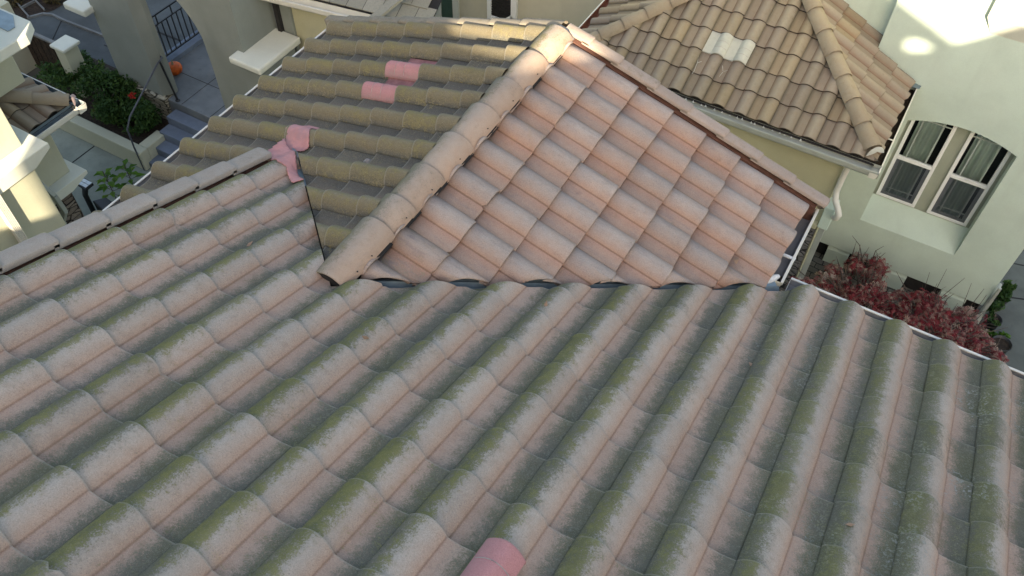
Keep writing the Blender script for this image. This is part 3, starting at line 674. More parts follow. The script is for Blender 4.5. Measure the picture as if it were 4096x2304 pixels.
mb=MB(); mb.box(-4.8,-4.64,9.98,10.0,GH-.004,GH+.006); mb.build('gutter_strap',M_white,g)
# wing walls
mb=MB(); mb.prism([(-4.45,10.03,0),(-.33,10.03,0),(-.33,10.03,4.05),(-4.45,10.03,4.05)],(0,1.75,0)); mb.build('wall',M_stOl,nb,label='olive stucco wall below the hipped roof')
mb=MB(); mb.box(-4.40,-.345,9.955,10.028,0,2.50); mb.build('stone_veneer',M_stonegrey,nb)
mb=MB(); mb.box(-.34,-.19,9.94,10.20,2.55,2.98); mb.build('ledge',M_stR,nb,bev=.01)
mb=MB(); mb.box(-4.45,-.345,9.93,10.028,2.50,2.60); mb.build('ledge',M_stOl,nb,bev=.01)
# right elbow downspout of the wing
def downspout(name,pts,w,d,mat,par,ribs=True):
    mb=MB(); pts=[V3(p) for p in pts]
    for i in range(len(pts)-1): mb.beam(pts[i],pts[i+1],w,d,up=(0,1,0) if abs((pts[i+1]-pts[i]).normalized().y)<.8 else (1,0,0))
    return mb.build(name,mat,par,bev=.008)
def round_ds(name,pts,r,mat,par,n=10):
    """curved metal downspout with crimped bends"""
    P=[]
    for i in range(len(pts)-1):
        for q in range(5): P.append(V3(pts[i]).lerp(V3(pts[i+1]),q/5))
    P.append(V3(pts[-1])); mb=MB(); mb.tube(P,[r*(1+.05*(k%2)) for k in range(len(P))],n); return mb.build(name,mat,par)
round_ds('downspout',[(-.265,9.985,3.98),(-.285,9.99,3.5),(-.285,9.985,3.30),(-.25,9.93,3.18),(-.16,9.86,3.09),(-.12,9.84,3.02),(-.135,9.86,2.93),(-.17,9.93,2.86)],.042,M_white,nb)
downspout('downspout',[(-.262,10.0,2.60),(-.262,10.0,.05)],.085,.06,M_gutgreen,nb)
# tall wall, y = 11.85, x -.6 .. 2.6, with arched recess
Y=11.85; X0,X1=.205,1.79; ZB=1.27; ZS=3.47
arch=[(X0+(X1-X0)*k/16, ZS+.17*(1-((k-8)/8)**2)) for k in range(17)]
mb=MB(); zt=9.0; zb=.44
def fq(a,b,c,d): mb.face([(p[0],Y,p[1]) for p in (a,b,c,d)])
fq((-.6,zb),(X0,zb),(X0,zt),(-.6,zt)); fq((X1,zb),(2.605,zb),(2.605,zt),(X1,zt)); fq((X0,zb),(X1,zb),(X1,ZB),(X0,ZB))
for k in range(16): fq(arch[k],arch[k+1],(arch[k+1][0],zt),(arch[k][0],zt))
YW=12.1; zs=1.72
for k in range(16): mb.face([(arch[k][0],Y,arch[k][1]),(arch[k][0],YW+.02,arch[k][1]),(arch[k+1][0],YW+.02,arch[k+1][1]),(arch[k+1][0],Y,arch[k+1][1])])
mb.face([(X0,Y,ZB),(X0,YW+.02,zs),(X0,YW+.02,ZS),(X0,Y,ZS)]); mb.face([(X1,Y,ZB),(X1,YW+.02,zs),(X1,YW+.02,ZS),(X1,Y,ZS)])
mb.face([(X0,Y,ZB),(X1,Y,ZB),(X1,YW+.02,zs),(X0,YW+.02,zs)])
# recess back wall between and around the windows
WN=[(.255,.895),(1.095,1.735)]; zl,zh=1.735,3.60
def bq(x0,x1,z0,z1): mb.face([(x0,YW,z0),(x1,YW,z0),(x1,YW,z1),(x0,YW,z1)])
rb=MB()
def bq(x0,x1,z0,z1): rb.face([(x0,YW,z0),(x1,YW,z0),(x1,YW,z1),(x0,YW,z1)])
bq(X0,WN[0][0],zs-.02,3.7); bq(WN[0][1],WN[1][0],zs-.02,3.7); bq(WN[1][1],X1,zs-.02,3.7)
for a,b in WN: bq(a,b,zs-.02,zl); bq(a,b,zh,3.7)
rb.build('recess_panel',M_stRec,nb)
# side faces and bottom
mb.face([(2.605,Y,zb),(2.605,16,zb),(2.605,16,zt),(2.605,Y,zt)]); mb.face([(-.6,Y,zb),(-.6,Y,zt),(-.6,12.05,zt),(-.6,12.05,zb)]); mb.face([(-.6,12.05,0),(-4.6,12.05,0),(-4.6,12.05,zt),(-.6,12.05,zt)])
mb.face([(-.6,Y,zb),(-.6,Y+.15,zb-.1),(2.605,Y+.15,zb-.1),(2.605,Y,zb)]); mb.face([(-.6,12.6,zt),(2.605,12.6,zt),(2.605,Y,zt),(-.6,Y,zt)])
mb.build('wall',M_stR,nb,label='tall sage stucco wall with an arched window recess')
mb=MB(); mb.face([(-.35,12.02,0),(2.6,12.02,0),(2.6,12.02,.36),(-.35,12.02,.36)]); mb.build('pier_gap_shade',M_dark,nb)  # near-black sheet standing in for the deep shade between the piers
for a,b in ((-.09,.30),(.98,1.33),(1.93,2.35)):
    mb=MB(); mb.prism([(a,11.87,0),(a,11.87,.335),(a,11.95,.432),(a,12.0,.432),(a,12.0,0)],(b-a,0,0)); mb.build('foundation_pier',M_stR,nb,bev=.006)
# windows: two double-hung sashes
for (a,b) in WN:
    yf=YW-.035; mb=MB(); fw=.054; zm=2.60
    mb.box(a,a+fw,yf,yf+.06,zl,zh); mb.box(b-fw,b,yf,yf+.06,zl,zh); mb.box(a+fw,b-fw,yf,yf+.06,zl,zl+fw); mb.box(a+fw,b-fw,yf,yf+.06,zh-fw,zh); mb.box(a+fw,b-fw,yf-.006,yf+.05,zm-.03,zm+.03)
    w=mb.build('window',M_vinyl,nb,bev=.004)
    mb=MB(); i0,i1=a+fw,b-fw
    mb.box(i0+.03,i0+.06,yf+.012,yf+.03,zl+fw,zm-.03); mb.box(i0,i0+.03,yf+.012,yf+.03,zl+fw,zm-.03); mb.box(i1-.055,i1,yf+.012,yf+.03,zl+fw,zm-.03); mb.box(i0+.06,i1-.055,yf+.012,yf+.03,zl+fw,zl+fw+.05); mb.build('lower_sash',plain('grey_sash',(.26,.28,.29),.5,.05,5),w)
    mb=MB()
    for x in (i0+.115,i1-.115):
        mb.box(x-.009,x+.009,yf+.020,yf+.0295,zm+.03,zh-fw); mb.box(x-.009,x+.009,yf+.020,yf+.0295,zl+fw,zm-.03)
    for z in (zl+.21,zh-.20): mb.box(i0,i1,yf+.0205,yf+.0293,z-.009,z+.009)
    mb.build('window_grid',M_muntin,w)
    mb=MB(); mb.face([(i0,yf+.031,zm),(i1,yf+.031,zm),(i1,yf+.031,zh),(i0,yf+.031,zh)]); mb.face([(i0,yf+.031,zl),(i1,yf+.031,zl),(i1,yf+.031,zm),(i0,yf+.031,zm)]); mb.build('pane',M_glass,w)
    mb=MB(); mb.face([(i0,yf+.009,zl+fw),(i1,yf+.009,zl+fw),(i1,yf+.009,zm-.03),(i0,yf+.009,zm-.03)]); mb.build('insect_screen',M_screen,w)
    rows=[]
    for z in (zl-.05,zm,zh+.1): rows.append([V3((i0+.06+ (i1-i0-.15)*k/40, YW+.13+.022*math.sin(k*.52+a)+.014*math.sin(k*.23+a*5), z)) for k in range(41)])
    mb=MB(); mb.grid(rows); mb.build('curtain',M_curtain,w)
    mb=MB(); mb.tube([( (a+b)/2-.03,yf-.008,zm+.034),((a+b)/2-.02,yf-.02,zm+.05),((a+b)/2+.02,yf-.02,zm+.05),((a+b)/2+.03,yf-.008,zm+.034)],.008,6); mb.build('sash_lock',M_vinyl,w)
mb=MB(); mb.box(.21,1.79,12.45,12.5,1.4,3.8); mb.box(.19,.21,12.13,12.5,1.4,3.8); mb.box(1.79,1.81,12.13,12.5,1.4,3.8); mb.box(.19,1.81,12.13,12.5,3.75,3.8); mb.box(.19,1.81,12.13,12.5,1.35,1.4); mb.build('room_interior',M_room,nb)
# sunlit bay trim up on the wall
mb=MB(); bt=[(.545,11.77,5.43),(.67,11.849,5.18),(1.7,11.849,5.18),(1.7,11.77,5.43)]
mb.face(bt[::-1]); tp=[(x,y,9) for x,y,z in bt]
for i in range(4): j=(i+1)%4; mb.face([bt[i],bt[j],tp[j],tp[i]])
mb.build('bay_trim',M_stTrim,nb)
# corner downspout
downspout('downspout',[(2.655,11.80,.62),(2.655,11.80,1.0)],.05,.05,M_gutgreen,nb)
round_ds('downspout',[(2.67,12.1,.80),(2.66,11.98,.78),(2.655,11.9,.70),(2.65,11.80,.40),(2.63,11.60,.04)],.045,M_gutgreen,nb)

# ================================================================== 3. neighbour on the left
lb=thing('stucco_house','buff stucco house with sunlit pilasters and a small hipped roof by the courtyard','house',(-12,4,0))
def solid(name,x0,x1,y0,y1,z0,z1,mat,par,bev=.012,**pr): mb=MB(); mb.box(x0,x1,y0,y1,z0,z1); return mb.build(name,mat,par,bev=bev,**pr)
solid('pilaster',-11.6,-10.15,3.0,4.34,3.95,8.0,M_stL,lb)
mb=MB(); mb.prism([(-9.89,2.4,3.95),(-9.89,4.555,3.95),(-9.89,4.555,3.86),(-9.89,4.24,3.72),(-9.89,2.4,3.72)],(-1.2,0,0)); mb.build('ledge',M_stTrim,lb,bev=.015)
solid('wall',-11.6,-9.95,2.2,4.24,0,3.72,M_stL,lb)
# tall white ribbed downspout on that wall
mb=MB()
for k in range(5): mb.box(-9.945,-9.86,3.525+k*.022,3.525+k*.022+.016,0,3.85)
mb.box(-9.95,-9.875,3.522,3.634,0,3.85); mb.build('downspout',M_white,lb)
# second pilaster with stone base
solid('wall',-13.5,-11.06,4.2,5.19,2.33,3.4,M_stL,lb)
mb=MB(); mb.prism([(-10.86,4.0,2.33),(-10.86,5.345,2.33),(-10.86,5.345,2.26),(-10.86,5.0,2.15),(-10.86,4.0,2.15)],(-.6,0,0)); mb.build('ledge',M_stTrim,lb,bev=.012)
solid('stone_veneer',-12.9,-11.0,4.3,5.02,0,2.15,M_stone,lb)
downspout('downspout',[(-10.98,4.62,3.35),(-10.98,4.60,2.75),(-10.98,4.62,2.62),(-10.80,4.66,2.36),(-10.80,4.68,2.0),(-10.93,4.62,1.75),(-10.93,4.55,.1)],.085,.07,M_gutgreen,lb)
# small hip roof: corner at (-10.75, 5.75), eave 3.45
FA=Frame((-10.88,5.6,3.47),(1,0,0),.42); FB=Frame((-10.9,5.64,3.47),(0,1,0),.42)
hc=V3((-10.88,5.64,0)); nh=nrm(1,-1)   # hip runs toward -x,-y
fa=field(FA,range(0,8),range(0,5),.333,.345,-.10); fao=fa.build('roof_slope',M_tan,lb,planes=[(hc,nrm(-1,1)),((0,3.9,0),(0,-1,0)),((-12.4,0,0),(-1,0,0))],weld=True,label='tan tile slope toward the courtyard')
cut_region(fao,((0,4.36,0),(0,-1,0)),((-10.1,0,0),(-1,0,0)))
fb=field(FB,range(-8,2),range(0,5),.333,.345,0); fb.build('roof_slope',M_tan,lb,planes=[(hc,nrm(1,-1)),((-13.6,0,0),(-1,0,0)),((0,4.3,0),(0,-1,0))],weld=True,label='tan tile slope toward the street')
mb=MB(); mb.face([(-10.88,5.64,3.42),(-10.88,4.36,3.42),(-12.1,4.36,3.93)]); mb.face([(-10.88,5.64,3.42),(-12.1,4.36,3.93),(-13.6,4.36,3.93),(-13.6,5.64,3.42)]); mb.build('underlay',M_dark,lb)
hipcaps((-10.86,5.60,3.53),(-12.2,4.26,4.09),4,(1,-1,0),M_pinknew and plain('dusty_pink_cap',(.40,.29,.26),.9,.1,12,.3),M_tancap,lb,r=.125)
gutter('gutter',(-10.74,5.755,3.45),(-10.74,4.55,3.45),(1,0,0),lb,w=.15,h=.12,inside=M_flash)
gutter('gutter',(-10.74,5.755,3.45),(-13.6,5.755,3.45),(0,1,0),lb,w=.15,h=.12,inside=M_flash)
# upper white gutter and roof corner
mb=MB(); mb.prism([(-10.56,4.6,5.0),(-10.56,5.30,5.0),(-10.76,5.55,5.0),(-12.6,5.55,5.0),(-12.6,4.6,5.0)],(0,0,-.16)); mb.build('parapet',M_stTrim,lb,bev=.02)
mb=MB(); mb.prism([(-10.80,5.22,5.004),(-10.80,5.33,5.004),(-11.04,5.50,5.004),(-12.6,5.50,5.004),(-12.6,5.22,5.004)],(0,0,.012)); mb.build('flashing',M_flash,lb)
solid('wall',-13.6,-11.3,4.3,5.35,3.9,4.85,M_stL,lb)

# ================================================================== 4. porch house with the arch
ar=thing('porch_house','grey stucco porch house with an arched entry above blue grey steps','house',(-12,8.4,0))
Yp=8.42; D_=.28
ZT=4.6
mb=MB(); mb.prism([(-13.98,Yp,.90),(-12.81,Yp,.90),(-12.66,Yp+.17,.90),(-12.66,Yp+.28,.90),(-13.98,Yp+.28,.90)],(0,0,ZT-.90)); mb.build('pier',M_stA,ar)
# right pier with flared arch edge
edge=[(-11.02,1.05),(-11.02,2.3),(-11.05,2.9),(-11.11,3.08),(-11.19,3.24),(-11.30,3.39),(-11.42,3.53),(-11.58,3.68),(-11.8,3.80),(-12.1,3.85),(-12.45,3.78),(-12.7,3.55),(-12.76,3.3)]
poly=[(x,Yp,z) for x,z in edge]+[(-12.76,Yp,ZT),(-10.09,Yp,ZT),(-10.09,Yp,1.05)]
mb=MB()
# triangulate as strips against the top / right edges
rt=(-10.09,Yp)
for k in range(len(edge)-1):
    (xa,za),(xb,zb_)=edge[k],edge[k+1]
    if k<2: mb.face([(xa,Yp,za),(-10.09,Yp,za),(-10.09,Yp,zb_),(xb,Yp,zb_)])
    else: mb.face([(xa,Yp,za),(xa,Yp,ZT),(xb,Yp,ZT),(xb,Yp,zb_)])
    mb.face([(xa,Yp,za),(xb,Yp,zb_),(xb,Yp+D_,zb_),(xa,Yp+D_,za)])
mb.face([(-11.05,Yp,2.9),(-10.09,Yp,2.9),(-10.09,Yp,ZT),(-11.05,Yp,ZT)])
mb.face([(-10.09,Yp,1.0),(-10.09,9.3,1.0),(-10.09,9.3,ZT),(-10.09,Yp,ZT)]); mb.build('arch_wall',M_stA,ar)
solid('pier',-11.02,-9.66,Yp+.0,9.2,0,1.05,M_stA,ar)
solid('pier',-10.085,-9.66,8.30,9.2,1.0,2.80,M_stA,ar)
mb=MB(); mb.box(-10.24,-9.55,8.19,9.28,2.82,2.95); mb.build('ledge',M_stTrim,ar,bev=.03)
mb=MB(); mb.box(-14.5,-13.93,8.2,9.0,2.42,2.56); mb.build('ledge',M_stTrim,ar,bev=.03)
solid('pier',-14.0,-13.85,Yp+.003,Yp+.5,.90,2.42,M_stA,ar)
# stone base and cap under the left pier
mb=MB(); mb.box(-13.6,-12.70,8.35,8.66,.74,.90); mb.build('ledge',M_stonepale,ar,bev=.03)
solid('stone_veneer',-13.6,-12.72,8.38,8.64,0,.74,M_stonepale,ar)
# main wall beyond
solid('wall',-9.7,-5.6,9.35,9.6,0,3.7,M_stOl,ar,label='olive wall under the flat tiled roof')
mb=MB(); mb.box(-10.0,-9.92,9.22,9.30,.0,4.3); mb.build('downspout',M_dark,ar)
solid('wall',-10.08,-9.70,9.30,9.62,0,4.4,M_stA,ar)
# roof of flat tiles with white gutter, slightly turned
rt=V3((-9.93,8.95,3.82)); dv=V3((1.22,.20,0)).normalized(); up=V3((-.16,1,0)).normalized()
g=gutter('gutter',rt-dv*2,rt+dv*2.6,(.16,-1,0),ar,w=.17,h=.12,inside=M_white)
FT=Frame(rt+up*.2+V3((0,0,.04)),tuple(-up),.38)
mb=MB()
for r in range(6):
    for c in range(-10,9):
        a0=c*.30+(.15 if r%2 else 0); t=(rnd.random(),.5,.5,1); e=.30
        P=[FT.p(a,v,h) for a,v,h in ((a0+.004,-r*e-e-.04,.0),(a0+.296,-r*e-e-.04,.0),(a0+.296,-r*e,.022),(a0+.004,-r*e,.022))]
        mb.face(P,tint=t); mb.face([P[3],P[2],P[2]-FT.N*.022,P[3]-FT.N*.022],tint=t)
mb.build('roof_slope',M_flat,ar,label='flat grey tile roof slope',planes=[((-7.85,0,0),(.93,-.36,0))])
mb=MB(); a=FT.p(-10*.3,.02,-.02); b=FT.p(9*.3,.02,-.02); mb.face([a,b,b-FT.V*2,a-FT.V*2]); mb.build('underlay',M_dark,ar,planes=[((-7.87,0,0),(.93,-.36,0))])
mb=MB()
for k in range(4): mb.beam((-7.80+.36*.32*k*1.0,9.15+.93*.32*k,3.95+.12*k),(-7.80+.36*.32*(k+1)*1.05,9.15+.93*.32*(k+1.05),3.95+.12*(k+1.05)),.16,.05)
mb.build('rake_trim',M_flat,ar)
# landing and steps
stp=thing('entry_steps','flight of blue grey concrete steps rising to the porch landing','steps',(-11.8,7.6,0))
SX=-12.55; y0=7.335; rz=[.14,.318,.498,.682,.86]
for k in range(4):
    solid('step',SX-.02*0,-10.9,y0+.272*k,y0+.272*(k+1)+(.0 if k<3 else 0),0,rz[k],M_step,stp,bev=.01)
solid('landing',-13.75,-10.4,8.43,12.4,0,.86,M_landing,stp,bev=.01)
mb=MB()
for x in (-12.35,-11.6): mb.box(x-.006,x+.006,8.45,12.3,.861,.8625)
for y in (9.2,10.3): mb.box(-13.5,-10.6,y-.006,y+.006,.8612,.8627)
mb.build('joint',M_dark,stp)
mb=MB(); mb.box(-13.72,-13.42,8.72,12.3,.86,.96); mb.build('kerb',M_step,stp)
# handrail
hr=thing('handrail','bent grey metal handrail beside the blue grey entry steps','handrail',(-12.5,7.6,0))
mb=MB(); mb.tube([(-12.50,7.22,.0),(-12.51,7.22,.62),(-12.53,7.25,1.02),(-12.60,7.45,1.16),(-12.57,8.40,1.78),(-12.60,8.56,1.80),(-12.72,8.60,1.80)],.017,8); mb.build('rail',M_steelrail,hr)
mb=MB(); mb.tube([(-12.50,8.50,.86),(-12.56,8.46,1.79)],.022,8); mb.lathe((-12.50,8.50,.86),[(.05,0),(.05,.02),(.022,.03)],10); mb.build('post',M_iron,hr)
# railing of the porch
gt=thing('porch_railing','black iron porch railing with thin upright bars behind the arch','railing',(-13.6,10,0))
mb=MB(); mb.box(-13.57,-13.54,8.9,12.2,1.93,1.96); mb.box(-13.57,-13.54,8.9,12.2,1.73,1.755); mb.box(-13.57,-13.54,8.9,12.2,1.0,1.03); mb.build('rail',M_iron,gt)
for k in range(24):
    y=8.95+k*.135; mb=MB(); mb.box(-13.565,-13.545,y-.009,y+.009,1.03,1.73); mb.build('bar',M_iron,gt)
mb=MB()
for k in range(8): y=9.0+k*.4; mb.box(-13.565,-13.545,y-.01,y+.01,1.755,1.93)
mb.build('upper_bars',M_iron,gt)
# pumpkin
pk=thing('pumpkin','orange pumpkin on the porch landing beside the arch pier','pumpkin',(-13.17,9.13,.86))
mb=MB(); fn=lambda t:1+.05*abs(math.sin(4*t))-.03
mb.lathe((-13.17,9.13,.86),[(.01,.0),(.09,.005),(.15,.05),(.17,.115),(.15,.18),(.09,.225),(.02,.215)],40,fn=fn); mb.build('body',M_pumpkin,pk)
mb=MB(); mb.tube([(-13.17,9.13,1.07),(-13.175,9.14,1.11),(-13.20,9.17,1.15)],[.022,.016,.012],7); mb.build('stem',M_stem,pk)

# ================================================================== 5. far house seen over the gable
fh=thing('far_house','pale house with a white framed window and dark green door beyond the gable','house',(-8,13,0))
solid('wall',-9.6,-5.2,13.0,13.3,0,4.6,M_cream,fh,bev=.005)
mb=MB(); mb.box(-9.10,-8.80,12.98,13.0,0,2.2); mb.build('door',M_green_door,fh)
mb=MB(); mb.box(-8.80,-8.66,12.95,13.0,0,2.4); mb.box(-9.30,-9.10,12.96,13.0,0,2.3); mb.build('door_trim',M_stTrim,fh)
mb=MB(); mb.box(-7.95,-7.86,12.93,13.0,1.75,3.2); mb.box(-7.40,-7.28,12.93,13.0,1.95,3.2); mb.prism([(-7.86,12.93,1.74),(-7.55,12.93,1.74),(-7.28,12.93,1.97),(-7.40,12.93,2.05),(-7.58,12.93,1.88),(-7.86,12.93,1.88)],(0,.07,0)); w=mb.build('window',M_vinyl,fh)
mb=MB(); mb.box(-7.86,-7.40,12.97,12.99,1.88,3.2); 
for k in range(22): mb.box(-7.86,-7.40,12.955,12.97,1.9+k*.055,1.9+k*.055+.025)
mb.build('pane',M_dark,w)
mb=MB(); mb.prism([(-9.05,11.2,2.95),(-8.60,11.2,2.55),(-8.2,11.2,2.62),(-8.0,11.2,3.4),(-8.9,11.2,3.4)],(0,.06,0)); mb.build('fascia',M_white,fh)
mb=MB(); mb.prism([(-9.35,11.25,2.25),(-9.22,11.25,2.25),(-8.7,11.25,3.4),(-8.95,11.25,3.4)],(0,.06,0)); mb.build('rake_trim',M_white,fh)
st2=thing('side_steps','dark slate steps going down between the cream wall and the tan roof','steps',(-6.6,14.6,0))
for k in range(5):
    mb=MB(); mb.box(-7.5+.0*k,-5.0,14.0+.33*k,16,.25+.17*k,.42+.17*k); mb.build('step',M_slate,st2,bev=.015)

# ================================================================== 6. courtyard on the left
pw=thing('planter_wall','low buff stucco planter wall around the green shrub','planter wall',(-13.5,7.5,0))
mb=MB(); mb.box(-16.2,-12.44,7.22,7.43,0,.45); mb.build('front_wall',M_stL,pw,bev=.02)
mb=MB(); mb.box(-12.68,-12.45,7.43,7.93,0,.448); mb.build('side_wall',M_stL,pw,bev=.02)
def plate(name,pts,z,mat,kind='structure'):
    mb=MB(); mb.face([(x,y,z) for x,y in pts]); o=mb.build(name,mat,None,kind=kind); return o
plate('ground',[(-60,-60),(60,-60),(60,60),(-60,60)],0,M_ground)
plate('courtyard_path',[(-16.4,3.2),(-9.6,3.2),(-9.6,8.4),(-16.4,8.4)],.004,M_conc)
mb=MB()
mb.box(-13.90,-13.87,4.0,7.21,.0045,.0065); mb.build('path_joint',M_dark,None,kind='structure')
plate('planter_soil',[(-16.2,7.43),(-12.70,7.43),(-12.70,8.36),(-13.6,8.36),(-13.6,9.05),(-16.2,9.05)],.30,M_soil)
plate('street',[(-40,8.9),(-16.25,9.1),(-13.8,9.1),(-13.8,40),(-40,40)],.008,M_street)
mb=MB()
kp=[(-18.6,9.55),(-18.42,9.86),(-18.2,9.95),(-17.8,9.93),(-16.8,9.97),(-15.8,10.0),(-14,10.1)]
for i in range(len(kp)-1): mb.beam((*kp[i],.03),(*kp[i+1],.03),.05,.06)
mb.build('kerb',M_kerb,None,kind='structure')
mb=MB()
kp=[(-18.2,10.6),(-17.0,10.75),(-15.6,10.75),(-14,10.8)]
for i in range(len(kp)-1): mb.beam((*kp[i],.012),(*kp[i+1],.012),.045,.012)
for a,b in (((-17.86,9.9),(-17.4,9.2)),((-16.3,9.75),(-14.0,9.7)),((-15.05,8.95),(-14.6,9.7))): mb.beam((*a,.012),(*b,.012),.018,.01)
mb.build('pavement_joint',M_dark,None,kind='structure')
# trellis bed at the top left corner
plate('planting_bed',[(-21,9.2),(-18.75,9.2),(-18.35,10.1),(-18.3,11.5),(-21,11.5)],.016,M_soil)
tr=thing('bed_edging','thin pale timber edging frame around the street planting bed','edging',(-19,10,0))
mb=MB()
for a,b in (((-19.6,9.95),(-18.55,9.58)),((-19.2,10.2),(-18.5,9.98)),((-19.02,9.75),(-18.98,10.14))): mb.beam((*a,.05),(*b,.05),.03,.06)
mb.build('rail',M_kerb,tr)
# capped garden pillar and dark fence
pl=thing('garden_pillar','square buff garden pillar with a pale flat cap behind the shrub','pillar',(-15.0,8.15,0))
solid('shaft',-15.13,-14.83,7.99,8.32,0,1.46,M_stL,pl); solid('cap',-15.18,-14.77,7.95,8.375,1.45,1.52,M_stTrim,pl,bev=.02)
fc=thing('fence','dark timber slat fence between the pale wall and the capped pillar','fence',(-16.2,8.5,0))
for k in range(9):
    x=-17.15+k*.2; mb=MB(); mb.box(x,x+.15,8.42,8.45,.02,1.0); mb.build('board',M_soil,fc)
mb=MB(); mb.box(-17.2,-15.3,8.45,8.49,.25,.32); mb.box(-17.2,-15.3,8.39,8.47,1.0,1.05); mb.build('rail',M_kerb,fc)
gw=thing('garden_wall','stepped buff stucco garden wall at the left edge','wall',(-17,7.5,0))
solid('wall_block',-17.35,-16.95,7.6,8.5,0,1.6,M_stL,gw); solid('wall_block',-17.0,-15.9,6.3,6.6,0,1.0,M_stL,gw); solid('wall_block',-19.5,-17.36,7.8,8.2,0,1.1,M_stL,gw)
plate('planting_bed',[(-20,6.3),(-16.4,6.3),(-16.4,7.8),(-20,7.8)],.016,M_soil)

# garden lamp with its hood
lp=thing('garden_lamp','black garden lamp with a pale glass top by the stone pier','lamp',(-12.45,5.85,0))
mb=MB(); mb.tube([(-12.40,5.85,0),(-12.38,5.85,.55),(-12.1,5.80,.98)],[.05,.05,.06],8); mb.build('post',M_iron,lp)
mb=MB(); mb.prism([(-12.16,5.70,1.02),(-11.92,5.68,1.02),(-11.92,5.86,1.02),(-12.16,5.88,1.02)],(0,0,.05)); h=mb.build('hood',M_iron,lp)
mb=MB()
for i in range(2):
    for j in range(2): x=-12.14+i*.105; y=5.71+j*.078; mb.box(x,x+.095,y,y+.068,1.071,1.08)
mb.build('lamp_glass',M_lampglass,h)
mb=MB(); mb.prism([(-12.35,5.9,.02),(-11.6,5.75,.02),(-11.5,6.0,.02),(-12.2,6.1,.02)],(0,0,.35)); tag(mb.build('planter_box',M_iron,None,bev=.02),'low black planter box beside the garden lamp','planter')

# ------------------------------------------------------------------ plants
def leafquad(mb,p,s,tint,elong=1.6,n=None):
    n=n or V3((rnd.gauss(0,1),rnd.gauss(0,1),rnd.gauss(.7,.8))).normalized(); a=n.orthogonal().normalized(); a.rotate(Matrix.Rotation(rnd.random()*6.28,3,n)); b=n.cross(a)
    mb.face([p-a*s*elong*.5, p+b*s*.38-a*s*.05+n*s*.08, p+a*s*elong*.5-n*s*.12, p-b*s*.38-a*s*.05+n*s*.08],tint=tint)
def bush(name,label,cat,clumps,count,ls,mat,trunk,base,group=None,flower=None,thr=.0):
    t=thing(name,label,cat,base,group); mb=MB()
    for k in range(count):
        c=rnd.choice(clumps); r=c[3]
        d=V3((rnd.gauss(0,1),rnd.gauss(0,1),rnd.gauss(0,1))).normalized()*(rnd.random()**.4)*r
        p=V3(c[:3])+V3((d.x,d.y,d.z*(c[4] if len(c)>4 else .8)))
        if noise.noise(p*3.1)<thr-.15: continue
        if p.z<base[2]+.02: continue
        tone=.5+.35*noise.noise(p*2.4)+rnd.uniform(-.22,.22)
        leafquad(mb,p,ls*rnd.uniform(.6,1.3),(max(0,min(1,tone)),0,0,1))
    mb.build('foliage',mat,t)
    mb=MB()
    for c in clumps[:trunk]:
        mb.tube([V3(base),V3(base).lerp(V3(c[:3]),.5)+V3((rnd.uniform(-.1,.1),rnd.uniform(-.1,.1),.05)),c[:3]],[.03,.02,.008],6)
    mb.build('stem',M_bark,t)
    if flower:
        mb=MB()
        for q in range(26): leafquad(mb,V3(flower)+V3((rnd.gauss(0,.035),rnd.gauss(0,.035),rnd.gauss(0,.03))),.05,(rnd.random(),0,0,1))
        mb.build('flower',M_flower,t)
    return t
cl=[]
for k in range(34):
    x=rnd.uniform(-15.2,-12.95); y=rnd.uniform(7.55,8.45); cl.append((x,y,.5+.35*rnd.random()+(.15 if x<-14 else 0),rnd.uniform(.22,.36)))
cl+=[(-12.95,8.0,.62,.3),(-13.1,7.75,.55,.28),(-13.6,8.5,.95,.22),(-14.6,8.3,.95,.28),(-15.2,8.0,.8,.3),(-15.5,7.8,.8,.28)]
bush('green_shrub','dense dark green shrub filling the stucco planter, one red bloom','shrub',cl,15000,.055,M_leaf,14,(-14.0,7.95,.3),flower=(-13.25,8.06,.98),thr=.02)
def sprig(name,label,base,h,n,ls,mat,group):
    t=thing(name,label,'plant',base,group); mb=MB(); st=MB()
    for q in range(n):
        a=q*2.4; z=h*(.25+.75*q/n); rr=.10+.10*(1-q/n)
        p=V3(base)+V3((math.cos(a)*rr,math.sin(a)*rr,z)); d=V3((math.cos(a),math.sin(a),.15)).normalized(); s_=V3((-math.sin(a),math.cos(a),0))
        L=ls*rnd.uniform(.8,1.3); tone=(rnd.random(),0,0,1)
        mb.face([p-d*L*.5,p+s_*L*.3+V3((0,0,.02)),p+d*L*.6-V3((0,0,.03)),p-s_*L*.3+V3((0,0,.02))],tint=tone)
        st.tube([V3(base)+V3((0,0,z*.85)),p],.004,4,caps=False)
    st.tube([base,V3(base)+V3((0,0,h))],.008,5); mb.build('foliage',mat,t); st.build('stem',M_bark,t)
sprig('seedling_plant','light green leafy plant on the courtyard path, nearer the lamp',(-12.36,6.35,0),.75,22,.17,M_leaf2,'small leafy plants by the path')
sprig('seedling_plant','light green leafy plant on the path below the entry steps',(-12.34,6.78,0),.6,16,.17,M_leaf2,'small leafy plants by the path')
bush('low_plant','tuft of yellow green leaves at the foot of the stone pier','plant',[(-11.9,5.75,.15,.2)],260,.06,M_leaf2,1,(-11.9,5.75,0))
bush('ivy_plant','dark ivy at the right end of the entry steps','plant',[(-10.95,8.25,.55,.2),(-11.05,8.05,.45,.18),(-10.9,7.85,.5,.25),(-10.8,8.4,.75,.18),(-11.0,7.6,.3,.2)],1500,.05,M_leaf3,4,(-10.8,8.1,0),thr=-.1)
bush('street_shrub','brownish shrub in the street bed at the upper left','shrub',[(-19.0,10.6,.3,.4),(-18.6,10.4,.2,.3),(-19.6,10.3,.25,.35),(-19.4,9.8,.15,.3)],2200,.06,leaf_mat('brown_leaf',[(0,(.04,.035,.015)),(1,(.11,.085,.035))]),3,(-19.1,10.3,0))
